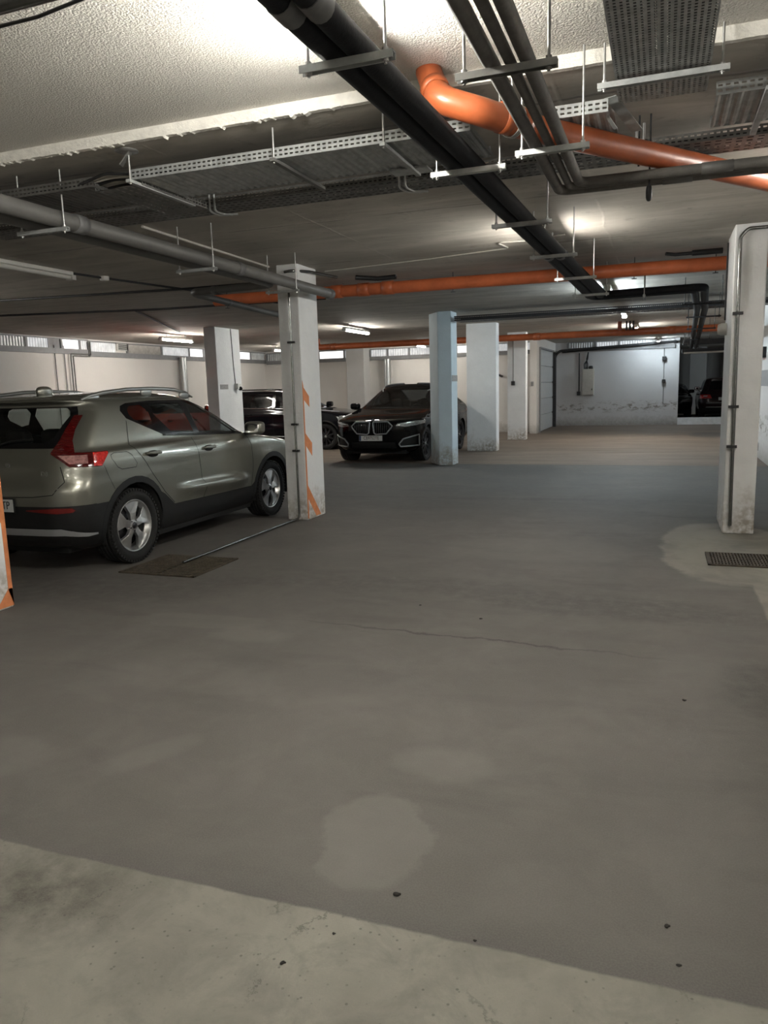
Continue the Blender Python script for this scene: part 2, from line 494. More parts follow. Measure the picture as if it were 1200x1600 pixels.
def car(name, label, cat, sp, loc, heading, group=None):
    root = thing(name, label, cat, (0, 0, 0), group)
    rows, L = sp['rows'], sp['L']
    bm = shell(rows, sp.get('per', 4), sp['disp'], sp.get('crown', .05))
    base = BVHTree.FromBMesh(bm)
    rx, fx, wz = sp['rear'], sp['front'], sp['R']
    ao, ai = sp['arch']
    W = max(r[3] for r in rows)
    # wheel openings and arch mouldings
    for c in (rx, fx):
        for vw, dv in (('L', 0), ('R', 1)):
            cut(bm, 1, circ(c, wz, ai), vw)
            cut(bm, 10+dv+(2 if c == fx else 0), circ(c, wz, ao, 32), vw)
    nid = 20; todo = []
    for (nm, view, polys, mt, off, lab) in sp['regions']:
        for vw in (('L', 'R') if view == 'S' else ('QL', 'QR') if view == 'Q' else (view,)):
            nid += 1
            for pl in polys: cut(bm, nid, pl, vw, 0)
            todo.append((nid, nm, mt, off, lab, vw))
    bm.normal_update()
    made = {}
    for nid, nm, mt, off, lab, vw in todo:
        o = extract(bm, nid, nm, mt, root, off)
        if o:
            if lab: o['label'] = lab
            made.setdefault((nm, vw), []).append(o)
    body = extract(bm, 0, 'body', sp['paint'], root)
    for q in (10, 11, 12, 13): extract(bm, q, 'wheel_arch_trim', sp.get('arch_mat', 'plastic'), root, .004)
    hz = sp['belt']
    extract(bm, (0, 10, 11, 12, 13), 'cabin_lining', 'headliner', root, -.03, lambda f: hz-.35 < f.calc_center_median().z)
    bm.free()
    # underside and wheel wells
    u = MB(); zb = rows[0][0]
    u.box(rx+ai+.02, fx-ai-.02, -W+.10, W-.10, zb-.02, zb+.14)
    u.box(.25, rx-ai-.0, -W+.3, W-.3, zb+.0, zb+.1); u.box(fx+ai, L-.25, -W+.3, W-.3, zb, zb+.1)
    u.box(rx-ai-.05, fx+ai+.05, -W+.36, W-.36, zb-.01, hz-.28)
    u.build('underbody', 'liner', root)
    for c in (rx, fx):
        for sg in (1, -1):
            wl = MB(); n = 18
            ys = (sg*(W-.03), sg*(W-.36))
            vs = []
            for i in range(n+1):
                a = -.25+(pi+.5)*i/n
                for y in ys: vs.append((c+(ai+.012)*cos(a), y, wz+(ai+.012)*sin(a)))
            wl.add(vs, [(2*i, 2*i+1, 2*i+3, 2*i+2) for i in range(n)], True)
            wl.build('wheel_well', 'liner', root, solid=.006)
    # wheels
    wp = wheel_proto(root, wz, sp['tw'], sp['rim'], sp['style'], 0)
    yo = W-.012-sp['tw']/2
    first = True
    for c in (rx, fx):
        for sg in (-1, 1):
            w = wp if first else copy_tree(wp, root)
            first = False
            w.location = (c, sg*yo, wz)
            if sg > 0: w.rotation_euler = (0, 0, pi)
    # cabin
    if sp.get('seats', True):
        for (sx, ys) in ((sp['seat_f'], (-.37, .37)), (sp['seat_r'], (-.45, 0, .45))):
            for y in ys:
                s = MB(); wd = .25 if len(ys) == 2 else .22
                s.sell((sx, y, .78), (.09, wd, .34), (.35, .35), 16, 10, Matrix.Rotation(R(-14), 3, 'Y'))
                s.sell((sx+.28, y, .48), (.28, wd, .09), (.35, .35), 16, 8)
                st = s.build('seat', 'seatcloth', root)
                s = MB(); s.sell((sx-.10, y, 1.21 if len(ys) == 2 else 1.17), (.055, .14, .11), (.5, .5), 16, 10, Matrix.Rotation(R(-10), 3, 'Y')); s.build('headrest', 'seatcloth', st)
        d = MB(); d.sell((sp['dash'], 0, hz-.16), (.28, W-.12, .17), (.4, .3), 24, 10)
        d.build('dashboard', 'seatcloth', root); d = MB()
        ww = Matrix.Translation((sp['dash']-.42, .37, hz-.10)) @ Matrix.Rotation(R(-65), 4, 'Y')
        d.tube([ww @ V((.18*cos(2*pi*k/24), .18*sin(2*pi*k/24), 0)) for k in range(24)], .014, 8, closed=True)
        d.build('steering_wheel', 'seatcloth', root)
    # mirrors
    mx, mz = sp['mirror']
    for sg in (-1, 1):
        p, n = on(base, 'R' if sg < 0 else 'L', mx, mz-.04)
        y0 = p.y
        m = MB()
        mo = sp.get('mo', .15)
        m.sell((mx-.02, y0+sg*mo, mz+.03), (.085, .115, .075), (.55, .6), 24, 14)
        o = m.build('door_mirror', sp['paint'], root)
        a = MB(); a.bar((mx+.0, y0-sg*.02, mz-.045), (mx, y0+sg*.12, mz-.035), .07, .03); a.build('mirror_arm', 'plastic', o)
        g = MB(); g.sell((mx-.095, y0+sg*mo, mz+.03), (.008, .095, .058), (.4, .5), 20, 8); g.build('mirror_glass', 'chrome', o)
    sp['extra'](root, base, made, sp)
    for ch in root.children: pass
    root.location = loc
    root.rotation_euler = (0, 0, heading)
    return root

def handle(par, bvh, x, z, m, tilt=-.04):
    for vw, sg in (('R', -1), ('L', 1)):
        p, n = on(bvh, vw, x, z, 0)
        h = MB()
        h.sell(p+V((0, sg*.032, 0)), (.105, .014, .016), (.6, .5), 20, 10, Matrix.Rotation(tilt*-1, 3, 'Y'))
        h.sell(p+V((.09, sg*.016, 0)), (.016, .02, .014), (.7, .7), 10, 8)
        h.sell(p+V((-.09, sg*.016, 0)), (.016, .02, .014), (.7, .7), 10, 8)
        o = h.build('door_handle', m, par[vw] if isinstance(par, dict) else par)
        r = MB(); r.sell(p+V((0, sg*.002, -.014)), (.088, .012, .036), (.8, .9), 20, 8); r.build('handle_recess', 'seam', par[vw] if isinstance(par, dict) else par)

def plate(par, bvh, view, z, txt, u=0, col='plate', blue=True, txtpos=0):
    p, n = on(bvh, view, u, z, .006)
    sg = 1 if view == 'F' else -1
    b = MB(); b.box(p.x-.004 if sg > 0 else p.x-.008, p.x+.008 if sg > 0 else p.x+.004, u-.272, u+.272, z-.066, z+.066)
    fr = b.build('plate_holder', 'plastic', par)
    b = MB(); b.box(p.x if sg > 0 else p.x-.011, p.x+.011 if sg > 0 else p.x, u-.26, u+.26, z-.055, z+.055)
    pl = b.build('licence_plate', col, par)
    rot = Matrix(((0, 0, 1), (1, 0, 0), (0, 1, 0))) if sg > 0 else Matrix(((0, 0, -1), (-1, 0, 0), (0, 1, 0)))
    mt = Matrix.Translation((p.x+sg*.0125, u+txtpos, z)) @ rot.to_4x4()
    text_mesh(txt, .100, 'plate_text', 'plate_lettering', pl, mt, .0008, .80)
    if blue:
        b = MB(); x0 = p.x+sg*.0115
        yb = u-sg*.238
        b.box(min(x0, x0+sg*.001), max(x0, x0+sg*.001), yb-.02, yb+.02, z-.052, z+.052); b.build('plate_band', 'plate_blue', pl)

def ss(a, b, x):
    t = max(0, min(1, (x-a)/(b-a))); return t*t*(3-2*t)

# --- compact silver SUV -------------------------------------------------------
def silver_disp(x, z):
    d = 0
    for c in (.85, 3.55):
        d += .014*exp(-((x-c)/.50)**2)*ss(.45, .70, z)*(1-ss(.80, 1.0, z))
    d += .022*(1-ss(1.0, 2.1, x))*ss(.86, 1.03, z)*(1-ss(1.085, 1.125, z))      # rear haunch
    d += .010*ss(.88, .98, z)*(1-ss(1.03, 1.08, z))*ss(1.0, 2.0, x)*(1-ss(3.6, 4.2, x))
    lt = .655-.02*(x-1.7)                                                        # swage along the doors
    k = ss(1.45, 1.75, x)*(1-ss(2.75, 3.0, x))
    if z < lt: d -= .040*k*ss(lt, lt-.035, z)*(1-ss(lt-.035, .46, z)) if False else .060*k*(ss(0, .03, lt-z))*(1-ss(.04, .19, lt-z))
    return d
G = (.30, .34, .46, .52)
silver_rows = [
    (.20, .42, 4.12, .80, .30, .36, .45, .5),
    (.28, .16, 4.30, .87, .30, .40, .48, .55),
    (.38, .07, 4.38, .905, .30, .40, .50, .55),
    (.52, .03, 4.41, .922, .29, .38, .50, .55),
    (.66, .015, 4.425, .928, .28, .36, .50, .55),
    (.78, .02, 4.425, .930, .27, .34, .50, .55),
    (.86, .055, 4.41, .930, .27, .34, .50, .55),
    (.93, .075, 4.34, .925, .27, .33, .48, .55),
    (.99, .085, 4.05, .912, .27, .33, .45, .55),
    (1.04, .10, 3.70, .895, .27, .32, .40, .55),
    (1.085, .115, 3.36, .880, .27, .32, .36, .55),
    (1.13, .13, 3.20, .852, .27, .30, .36, .52),
    (1.22, .20, 3.02, .822, .27, .28, .36, .48),
    (1.34, .31, 2.79, .780, .26, .26, .36, .44),
    (1.45, .42, 2.55, .737, .26, .25, .36, .40),
    (1.51, .44, 2.39, .708, .26, .25, .36, .40),
    (1.55, .40, 2.26, .680, .28, .26, .36, .40),
    (1.58, .46, 2.12, .63, .32, .28, .36, .38),
    (1.605, .70, 1.92, .52, .34, .28, .36, .34),
    (1.622, 1.05, 1.65, .30, .25, .2, .25, .2),
    (1.626, 1.25, 1.45, .10, .08, .06, .08, .06)]

def silver_extra(root, b, made, sp):
    for vw in 'LR':
        seam(root, b, vw, [(1.985, .46), (1.95, .80), (1.915, 1.12)])
        seam(root, b, vw, [(1.46, .49), (1.30, .62), (1.12, .82), (1.02, .96), (.90, 1.12), (.93, 1.20), (.985, 1.345)])
        seam(root, b, vw, [(3.02, .46), (3.06, .70), (3.05, .95), (3.0, 1.08)])
        seam(root, b, vw, [(.57, 1.055), (.62, 1.07), (.80, 1.065), (.845, 1.04), (.90, .95), (.88, .915), (.68, .915), (.625, .94), (.57, 1.02), (.57, 1.055)], .005)
        seam(root, b, vw, [(.45, .975), (.50, .86), (.56, .745)], .004)
    seam(root, b, 'B', [(-.74, .99), (-.78, .86), (-.70, .755), (-.50, .735), (0, .73), (.50, .735), (.70, .755), (.78, .86), (.74, .99)])
    drs = {vw: made[('door', vw)] for vw in 'LR'}
    handle({vw: drs[vw][0] for vw in 'LR'}, b, 1.16, 1.025, 'silver_paint')
    handle({vw: drs[vw][1] for vw in 'LR'}, b, 2.14, 1.0, 'silver_paint')
    for vw in 'LR':                                               # bright line under the side glass
        r = MB(); rail(r, b, vw, [(1.46, 1.178), (2.0, 1.148), (2.92, 1.105)], .010, .002); r.build('window_sill_trim', 'gloss_black', root)
    for sg in (-1, 1):
        r = MB()
        pts = []
        for x, z in ((.56, 1.555), (.66, 1.585), (.85, 1.612), (1.2, 1.640), (1.6, 1.645), (1.95, 1.63), (2.2, 1.595), (2.36, 1.545)):
            pts.append(V((x, sg*(.645-.05*ss(1.9, 2.5, x)), z)))
        r.tube(pts, [.010, .017, .020, .020, .020, .020, .017, .010], 10)
        for x, z in ((.72, 1.60), (1.5, 1.645), (2.15, 1.60)): r.sell((x, sg*.64, z-.035), (.09, .018, .04), (.7, .7), 12, 8)
        r.build('roof_rail', 'satin', root)
    f = MB(); f.sell((.80, 0, 1.635), (.10, .035, .055), (.8, .8), 16, 12); f.build('roof_antenna', 'silver_paint', root)
    plate(root, b, 'B', .66, 'TP', -.045, 'plate', True, -.18)
    rot = Matrix(((0, 0, -1), (-1, 0, 0), (0, 1, 0))).to_4x4()
    p, n = on(b, 'B', 0, 1.0, .004); text_mesh('VOLVO', .055, 'chrome', 'tailgate_lettering', root, Matrix.Translation(p) @ rot, .002, 1.3, 2.6)
    p, n = on(b, 'B', -.60, .93, .006); text_mesh('D3', .055, 'chrome', 'tailgate_badge', root, Matrix.Translation(p) @ rot, .002, 1.2)
    w = MB(); w.tube([on(b, 'B', 0, 1.155, .01)[0], on(b, 'B', -.18, 1.20, .012)[0], on(b, 'B', -.40, 1.215, .012)[0]], .008, 8); w.build('rear_wiper', 'plastic', root)
    for c in (.85, 3.55):
        pass

S_WIN = [(1.00, 1.365), (1.46, 1.185), (2.0, 1.15), (2.96, 1.10), (2.80, 1.235), (2.62, 1.365), (2.42, 1.465), (2.22, 1.508), (1.9, 1.522), (1.45, 1.525), (1.08, 1.510), (.985, 1.485), (.955, 1.44)]
silver = dict(
    L=4.425, rear=.85, front=3.55, R=.357, arch=(.475, .415), rows=silver_rows, disp=silver_disp, belt=1.12, paint='silver_paint',
    tw=.235, rim=.245, style='blade', seat_f=1.85, seat_r=.98, dash=2.95, mirror=(3.02, 1.13), extra=silver_extra,
    regions=[
        ('side_window', 'S', [[(1.10, 1.355), (1.27, 1.285), (1.36, 1.30), (1.36, 1.42), (1.27, 1.485), (1.12, 1.48), (1.06, 1.455), (1.06, 1.40)]], 'privacy', -.004, None),
        ('side_window', 'S', [[(1.43, 1.24), (1.55, 1.20), (2.0, 1.175), (1.925, 1.49), (1.45, 1.495), (1.33, 1.49), (1.43, 1.39)]], 'privacy', -.004, None),
        ('side_window', 'S', [[(2.10, 1.17), (2.88, 1.13), (2.76, 1.225), (2.58, 1.35), (2.40, 1.44), (2.21, 1.478), (2.03, 1.488)]], 'glass', -.004, None),
        ('window_surround', 'S', [S_WIN], 'gloss_black', 0, None),
        ('reversing_lamp', 'Q', [[(.605, 1.082), (.69, 1.008), (.84, 1.004), (.84, 1.078)]], 'tail_clear', .010, 'pale clear section of the tail lamp'),
        ('indicator_lens', 'Q', [[(.885, .98), (.955, .975), (1.022, 1.075), (1.018, 1.088), (.885, 1.09)]], 'tail_bright', .010, 'bright red tip of the tail lamp'),
        ('tail_lamp', 'Q', [[(.55, 1.10), (.69, .985), (.955, .972), (1.026, 1.075), (1.021, 1.093), (.74, 1.10)], [(.55, 1.099), (.742, 1.099), (.738, 1.205), (.635, 1.205)], [(.635, 1.204), (.738, 1.204), (.772, 1.30), (.695, 1.30)], [(.695, 1.299), (.772, 1.299), (.85, 1.415), (.78, 1.415)]], 'tail', .008, 'dark red L-shaped tail lamp'),
        ('bumper_reflector', 'B', [[(-.42, .612), (-.72, .590), (-.83, .597), (-.85, .615), (-.83, .635), (-.72, .638), (-.42, .622)]], 'reflector', .006, 'red bumper reflector'),
        ('bumper_reflector', 'B', [[(.42, .612), (.72, .590), (.83, .597), (.85, .615), (.83, .635), (.72, .638), (.42, .622)]], 'reflector', .006, 'red bumper reflector'),
        ('skid_plate', 'B', [[(-.72, .455), (.72, .455), (.72, .392), (-.72, .392)], [(.72, .455), (.93, .385), (.86, .37), (.72, .392)], [(-.72, .455), (-.93, .385), (-.86, .37), (-.72, .392)]], 'frame_light', .012, 'silver skid plate'),
        ('bumper_cladding', 'S', [[(-.2, .1), (.48, .1), (.48, .645), (-.2, .655)]], 'plastic', .003, None),
        ('sill_cladding', 'S', [[(1.0, .1), (3.35, .1), (3.35, .45), (1.0, .482)], [(1.0, .47), (1.47, .47), (1.30, .60), (1.0, .75)], [(3.0, .44), (3.35, .44), (3.35, .62), (3.1, .50)]], 'plastic', .003, None),
        ('front_cladding', 'S', [[(3.5, .1), (4.6, .1), (4.6, .46), (3.5, .48)]], 'plastic', .003, None),
        ('door', 'S', [[(1.475, .48), (1.985, .468), (1.95, .80), (1.915, 1.155), (1.46, 1.18), (.99, 1.36), (.90, 1.12), (1.02, .96), (1.12, .825)]], 'silver_paint', 0, None),
        ('door', 'S', [[(1.985, .468), (3.02, .457), (3.06, .70), (3.05, .95), (3.0, 1.08), (2.96, 1.10), (1.915, 1.155), (1.95, .80)]], 'silver_paint', 0, None),
        ('rear_window', 'B', [[(-.54, 1.19), (.54, 1.19), (.60, 1.24), (.615, 1.44), (.56, 1.485), (-.56, 1.485), (-.615, 1.44), (-.60, 1.24)]], 'privacy', -.003, None),
        ('rear_window_surround', 'B', [[(-.68, 1.145), (.68, 1.145), (.72, 1.19), (.67, 1.41), (.63, 1.495), (-.63, 1.495), (-.67, 1.41), (-.72, 1.19)]], 'gloss_black', 0, None),
        ('bumper_cladding', 'B', [[(-1, .1), (1, .1), (1, .652), (-1, .652)]], 'plastic', .003, None),
        ('windscreen', 'F', [[(-.70, 1.11), (.70, 1.11), (.66, 1.25), (.56, 1.50), (-.56, 1.50), (-.66, 1.25)]], 'glass', -.003, None),
        ('headlamp', 'S', [[(3.92, .80), (4.45, .76), (4.45, .88), (4.05, .92)]], 'headlamp', .004, None),
        ('front_grille', 'F', [[(-.42, .56), (.42, .56), (.48, .82), (-.48, .82)]], 'gloss_black', .004, None),
    ])
# --- black coupe-roofed SUV ---------------------------------------------------
def coupe_disp(x, z):
    d = 0
    for c in (1.10, 4.075):
        d += .020*exp(-((x-c)/.52)**2)*ss(.42, .72, z)*(1-ss(.86, 1.05, z))
    d += .012*ss(.82, .90, z)*(1-ss(.92, .98, z))
    d -= .020*exp(-((x-2.6)/.8)**2)*ss(.40, .55, z)*(1-ss(.60, .80, z))
    return d
coupe_rows = [
    (.20, .50, 4.55, .84, .30, .40, .50, .60),
    (.28, .20, 4.80, .92, .32, .45, .52, .66),
    (.38, .08, 4.88, .965, .32, .45, .55, .70),
    (.55, .03, 4.92, .978, .30, .45, .58, .72),
    (.70, .02, 4.935, .982, .30, .42, .60, .74),
    (.80, .04, 4.930, .982, .30, .40, .60, .74),
    (.87, .05, 4.915, .980, .30, .38, .60, .74),
    (.915, .06, 4.86, .976, .30, .38, .58, .74),
    (.96, .07, 4.66, .968, .30, .36, .54, .72),
    (1.01, .08, 4.38, .958, .30, .36, .50, .68),
    (1.06, .09, 4.02, .945, .30, .36, .46, .64),
    (1.11, .12, 3.68, .928, .30, .34, .42, .60),
    (1.16, .22, 3.50, .905, .30, .32, .42, .56),
    (1.28, .55, 3.18, .858, .34, .32, .42, .50),
    (1.42, 1.00, 2.86, .795, .40, .32, .42, .46),
    (1.53, 1.40, 2.62, .735, .42, .32, .42, .44),
    (1.60, 1.72, 2.44, .67, .36, .32, .36, .40),
    (1.64, 1.95, 2.30, .57, .22, .30, .22, .34),
    (1.662, 2.08, 2.22, .35, .08, .2, .08, .2),
    (1.667, 2.13, 2.18, .12, .02, .06, .02, .06)]
def coupe_extra(root, b, made, sp):
    for vw in 'LR':
        seam(root, b, vw, [(2.50, .42), (2.46, .80), (2.44, 1.12)]); seam(root, b, vw, [(3.55, .42), (3.60, .8), (3.52, 1.08)])
        seam(root, b, vw, [(1.55, .50), (1.45, .75), (1.28, 1.0), (1.25, 1.14)])
    for sg in (-1, 1):
        seam(root, b, 'F', [(sg*.44, .89), (sg*.62, .885), (sg*.80, .90)])
    for vw in 'LR':
        handle(root, b, 1.62, .98, 'black_paint'); handle(root, b, 2.68, .98, 'black_paint'); break
    # double grille: chrome frames with upright slats
    KID = [(.035, .865), (.05, .885), (.36, .885), (.455, .80), (.44, .765), (.33, .64), (.10, .625), (.06, .66)]
    for sg in (-1, 1):
        k = [(sg*y, z) for y, z in KID]
        g = MB(); rail(g, b, 'F', k+[k[0]], .014, .006, True); fr = g.build('grille_frame', 'frame_light', root)
        s = MB()
        for i in range(8):
            y = sg*(.075+.045*i)
            zt = .872 if abs(y) < .36 else .872-(abs(y)-.36)*.95
            zb = .64 if abs(y) < .33 else .64+(abs(y)-.33)*1.05
            if zt-zb > .05: rail(s, b, 'F', [(y, zb), (y, zt)], .007, .0, n=6)
        s.build('grille_slats', 'dark_alloy', fr)
        # lower air intake with its silver frame
        t = [(sg*y, z) for y, z in ((.60, .36), (.92, .375), (.93, .60), (.66, .52), (.575, .42))]
        a = MB()
        rail(a, b, 'F', t+[t[0]], .015, .010, True); a.build('intake_frame', 'frame_light', root)
        # headlamp details
        d = MB(); rail(d, b, 'F', [(sg*.62, .835), (sg*.74, .842), (sg*.86, .865)], .010, .008); d.build('daylight_strip', 'drl', root)
    p, n = on(b, 'F', 0, .925, .002)
    e = MB()
    e.lathe([(.001, .006), (.036, .006), (.041, .002), (.041, -.004)], Matrix.Translation(p) @ Matrix.Rotation(R(62), 4, 'Y'), 24); em = e.build('bonnet_emblem', 'gloss_black', root)
    em_m = Matrix.Translation(p) @ Matrix.Rotation(R(62), 4, 'Y')
    for q in range(4):
        s = MB(); s.add([em_m @ V((0, 0, .0072))]+[em_m @ V((.025*cos(pi/2*(q+t/6)), .025*sin(pi/2*(q+t/6)), .0072)) for t in range(7)], [tuple(range(8))]); s.build('emblem_quarter', 'plate' if q % 2 else 'plate_blue', em)
    plate(root, b, 'F', .545, 'CB9752TE', -.02, 'plate', True, .012)
    for sg in (-1, 1):
        r = MB(); r.tube([V((.9+.28*i, sg*(.80 if False else 0), 0)) for i in range(2)], .001, 4)
    for sg in (-1, 1):                                            # roof gutters catching the light
        vw = 'L' if sg > 0 else 'R'
        r = MB(); rail(r, b, vw, [(1.3, 1.47), (1.8, 1.575), (2.3, 1.575), (2.6, 1.50)], .012, .004); r.build('roof_trim', 'satin', root)
def octa(sg): return [(sg*y, z) for y, z in ((.035, .865), (.05, .885), (.36, .885), (.455, .80), (.44, .765), (.33, .64), (.10, .625), (.06, .66))]
COUPE_WIN = [(1.20, 1.225), (1.55, 1.17), (2.6, 1.15), (3.30, 1.135), (3.10, 1.26), (2.85, 1.39), (2.58, 1.50), (2.3, 1.545), (1.9, 1.535), (1.55, 1.46)]
coupe = dict(
    L=4.935, rear=1.10, front=4.075, R=.375, arch=(.455, .415), rows=coupe_rows, disp=coupe_disp, belt=1.13, paint='black_paint', arch_mat='black_paint',
    tw=.275, rim=.27, style='ten', seat_f=2.25, seat_r=1.35, dash=3.20, mirror=(3.28, 1.15), mo=.10, extra=coupe_extra, crown=.06,
    regions=[
        ('side_window', 'S', [[(1.33, 1.235), (1.6, 1.20), (2.42, 1.18), (2.38, 1.515), (1.93, 1.51), (1.6, 1.435)]], 'darkglass', -.003, None),
        ('side_window', 'S', [[(2.52, 1.18), (3.2, 1.165), (3.05, 1.26), (2.8, 1.385), (2.55, 1.475), (2.48, 1.50)]], 'darkglass', -.003, None),
        ('window_surround', 'S', [COUPE_WIN], 'gloss_black', 0, None),
        ('windscreen', 'F', [[(-.78, 1.14), (.78, 1.14), (.735, 1.30), (.635, 1.53), (.54, 1.605), (-.54, 1.605), (-.635, 1.53), (-.735, 1.30)]], 'screen', -.003, None),
        ('front_grille', 'F', [octa(1)], 'gloss_black', -.02, None), ('front_grille', 'F', [octa(-1)], 'gloss_black', -.02, None),
        ('headlamp', 'F', [[(.53, .80), (.70, .775), (.90, .80), (1.1, .86), (1.1, .90), (.86, .885), (.56, .845)]], 'headlamp', .004, 'slim headlamp'),
        ('headlamp', 'F', [[(-.53, .80), (-.70, .775), (-.90, .80), (-1.1, .86), (-1.1, .90), (-.86, .885), (-.56, .845)]], 'headlamp', .004, 'slim headlamp'),
        ('air_intake', 'F', [[(.60, .36), (.92, .375), (.93, .60), (.66, .52), (.575, .42)]], 'plastic', -.015, None),
        ('air_intake', 'F', [[(-.60, .36), (-.92, .375), (-.93, .60), (-.66, .52), (-.575, .42)]], 'plastic', -.015, None),
        ('lower_grille', 'F', [[(-.52, .31), (.52, .31), (.50, .46), (-.50, .46)]], 'plastic', -.01, None),
        ('tail_lamp', 'S', [[(-.1, .93), (.55, .95), (.55, 1.01), (-.1, 1.04)]], 'reflector', .004, None),
        ('rear_window', 'B', [[(-.60, 1.22), (.60, 1.22), (.50, 1.55), (-.50, 1.55)]], 'darkglass', -.003, None),
    ])
# --- plain hatchback / SUV used for the cars further back -----------------------
def plain_rows(L, W, H, hood, cowl, tail=.0, front=.0):
    w = W/2; b = hood
    return [
        (.20, .40, L-.35, w-.13, .3, .36, .45, .5), (.30, .14, L-.12, w-.06, .3, .4, .48, .55), (.45, .05, L-.03, w-.02, .3, .4, .5, .6),
        (.65, .01, L, w, .28, .36, .52, .62), (b-.16, .03, L-.02, w, .28, .34, .52, .62), (b-.06, .05, L-.14, w-.008, .27, .33, .5, .6),
        (b, .07, L-.42, w-.015, .27, .33, .46, .58), (b+.05, .09, L-.80, w-.03, .27, .32, .40, .56), (b+.10, .11, cowl, w-.05, .27, .31, .36, .54),
        (b+.15, .14, cowl-.16, w-.08, .27, .30, .36, .52), (b+.28, .25, cowl-.40, w-.13, .27, .28, .36, .46),
        (H-.16, .42, cowl-.72, w-.20, .26, .26, .36, .42), (H-.08, .42, cowl-.92, w-.25, .28, .26, .36, .4),
        (H-.035, .55, cowl-1.12, w-.34, .32, .28, .34, .36), (H-.008, .95, cowl-1.45, w-.56, .3, .2, .3, .2), (H, 1.2, cowl-1.65, .12, .06, .06, .06, .06)]
def plain(L, W, H, hood, paintm, rear, front, Rw, style, extra=None, glass='darkglass', seats=True):
    cowl = front-.35; b = hood+.12; t = H-.115
    def disp(x, z):
        d = 0
        for c in (rear, front): d += .014*exp(-((x-c)/.5)**2)*ss(.42, .7, z)*(1-ss(.8, 1.0, z))
        d += .010*ss(hood-.13, hood-.05, z)*(1-ss(hood-.03, hood+.03, z))
        d -= .02*exp(-((x-(rear+front)/2)/.8)**2)*ss(.40, .55, z)*(1-ss(.58, .75, z))
        return d
    mid = (rear+front)/2-.18
    ex = extra or (lambda root, b_, made, sp: None)
    def extra2(root, bv, made, sp):
        for vw in 'LR':
            seam(root, bv, vw, [(mid+.03, .42), (mid, b+.02)]); seam(root, bv, vw, [(front-.52, .42), (front-.50, .8), (front-.55, b)])
        handle(root, bv, mid-.75, b-.14, paintm); handle(root, bv, mid+.22, b-.15, paintm)
        ex(root, bv, made, sp)
    return dict(
        L=L, rear=rear, front=front, R=Rw, arch=(Rw+.09, Rw+.05), rows=plain_rows(L, W, H, hood, cowl), disp=disp, belt=hood+.11, paint=paintm,
        tw=.225, rim=Rw-.11, style=style, seat_f=mid-.05, seat_r=rear+.15, dash=front-.55, mirror=(cowl-.28, hood+.17), extra=extra2, seats=seats,
        regions=[
            ('side_window', 'S', [[(.62, b+.10), (.85, b+.04), (mid-.04, b+.02), (mid-.06, t), (.80, t-.01), (.66, t-.06)]], glass, -.003, None),
            ('side_window', 'S', [[(mid+.05, b+.02), (cowl-.34, b), (cowl-.55, b+.16), (cowl-.85, t-.03), (mid+.02, t)]], glass, -.003, None),
            ('window_surround', 'S', [[(.54, b+.08), (.85, b+.01), (cowl-.26, b-.03), (cowl-.50, b+.16), (cowl-.82, t), (cowl-1.0, t+.025), (.76, t+.02), (.58, t-.04)]], 'gloss_black', 0, None),
            ('windscreen', 'F', [[(-W/2+.24, b), (W/2-.24, b), (W/2-.38, H-.12), (-W/2+.38, H-.12)]], glass, -.003, None),
            ('rear_window', 'B', [[(-W/2+.32, b+.05), (W/2-.32, b+.05), (W/2-.40, H-.15), (-W/2+.40, H-.15)]], glass, -.003, None),
            ('headlamp', 'F', [[(.42, hood-.22), (1.2, hood-.20), (1.2, hood-.06), (.50, hood-.12)]], 'headlamp', .004, None),
            ('headlamp', 'F', [[(-.42, hood-.22), (-1.2, hood-.20), (-1.2, hood-.06), (-.50, hood-.12)]], 'headlamp', .004, None),
            ('front_grille', 'F', [[(-.38, hood-.36), (.38, hood-.36), (.42, hood-.14), (-.42, hood-.14)]], 'gloss_black', -.01, None),
            ('tail_lamp', 'B', [[(.50, hood-.16), (1.2, hood-.18), (1.2, hood-.01), (.56, hood-.02)]], 'tail_bright', .005, 'red tail lamp'),
            ('tail_lamp', 'B', [[(-.50, hood-.16), (-1.2, hood-.18), (-1.2, hood-.01), (-.56, hood-.02)]], 'tail_bright', .005, 'red tail lamp'),
            ('lower_cladding', 'S', [[(.2, .1), (L-.2, .1), (L-.2, .36), (.2, .36)]], 'plastic', .002, None),
            ('bumper_cladding', 'B', [[(-1.2, .1), (1.2, .1), (1.2, .48), (-1.2, .48)]], 'plastic', .002, None),
        ])
def estate_extra(root, b, made, sp):
    for sg, vw in ((-1, 'R'), (1, 'L')):
        r = MB(); rail(r, b, vw, [(.70, 1.155), (1.6, 1.125), (2.9, 1.10)], .008, .002); r.build('window_sill_trim', 'chrome', root)
        r = MB(); rail(r, b, vw, [(1.4, .36), (3.1, .36)], .010, .004); r.build('sill_trim', 'satin', root)
        t = MB(); t.tube([V((x, sg*y, z)) for x, y, z in ((.75, .60, 1.60), (.95, .61, 1.635), (2.0, .60, 1.635), (2.35, .585, 1.58))], .016, 8); t.build('roof_rail', 'gloss_black', root)
        d = MB(); rail(d, b, 'F', [(sg*.55, .86), (sg*.85, .88)], .014, .008); d.build('daylight_strip', 'drl', root)
        for z in (.62, .68, .74):
            p, n = on(b, 'F', sg*.80, z, .004)
            e = MB(); e.sell(p, (.012, .022, .012), (1, 1), 10, 8); e.build('fog_lamp', 'drl', root)
    plate(root, b, 'F', .50, ' ', 0, 'plate', False)
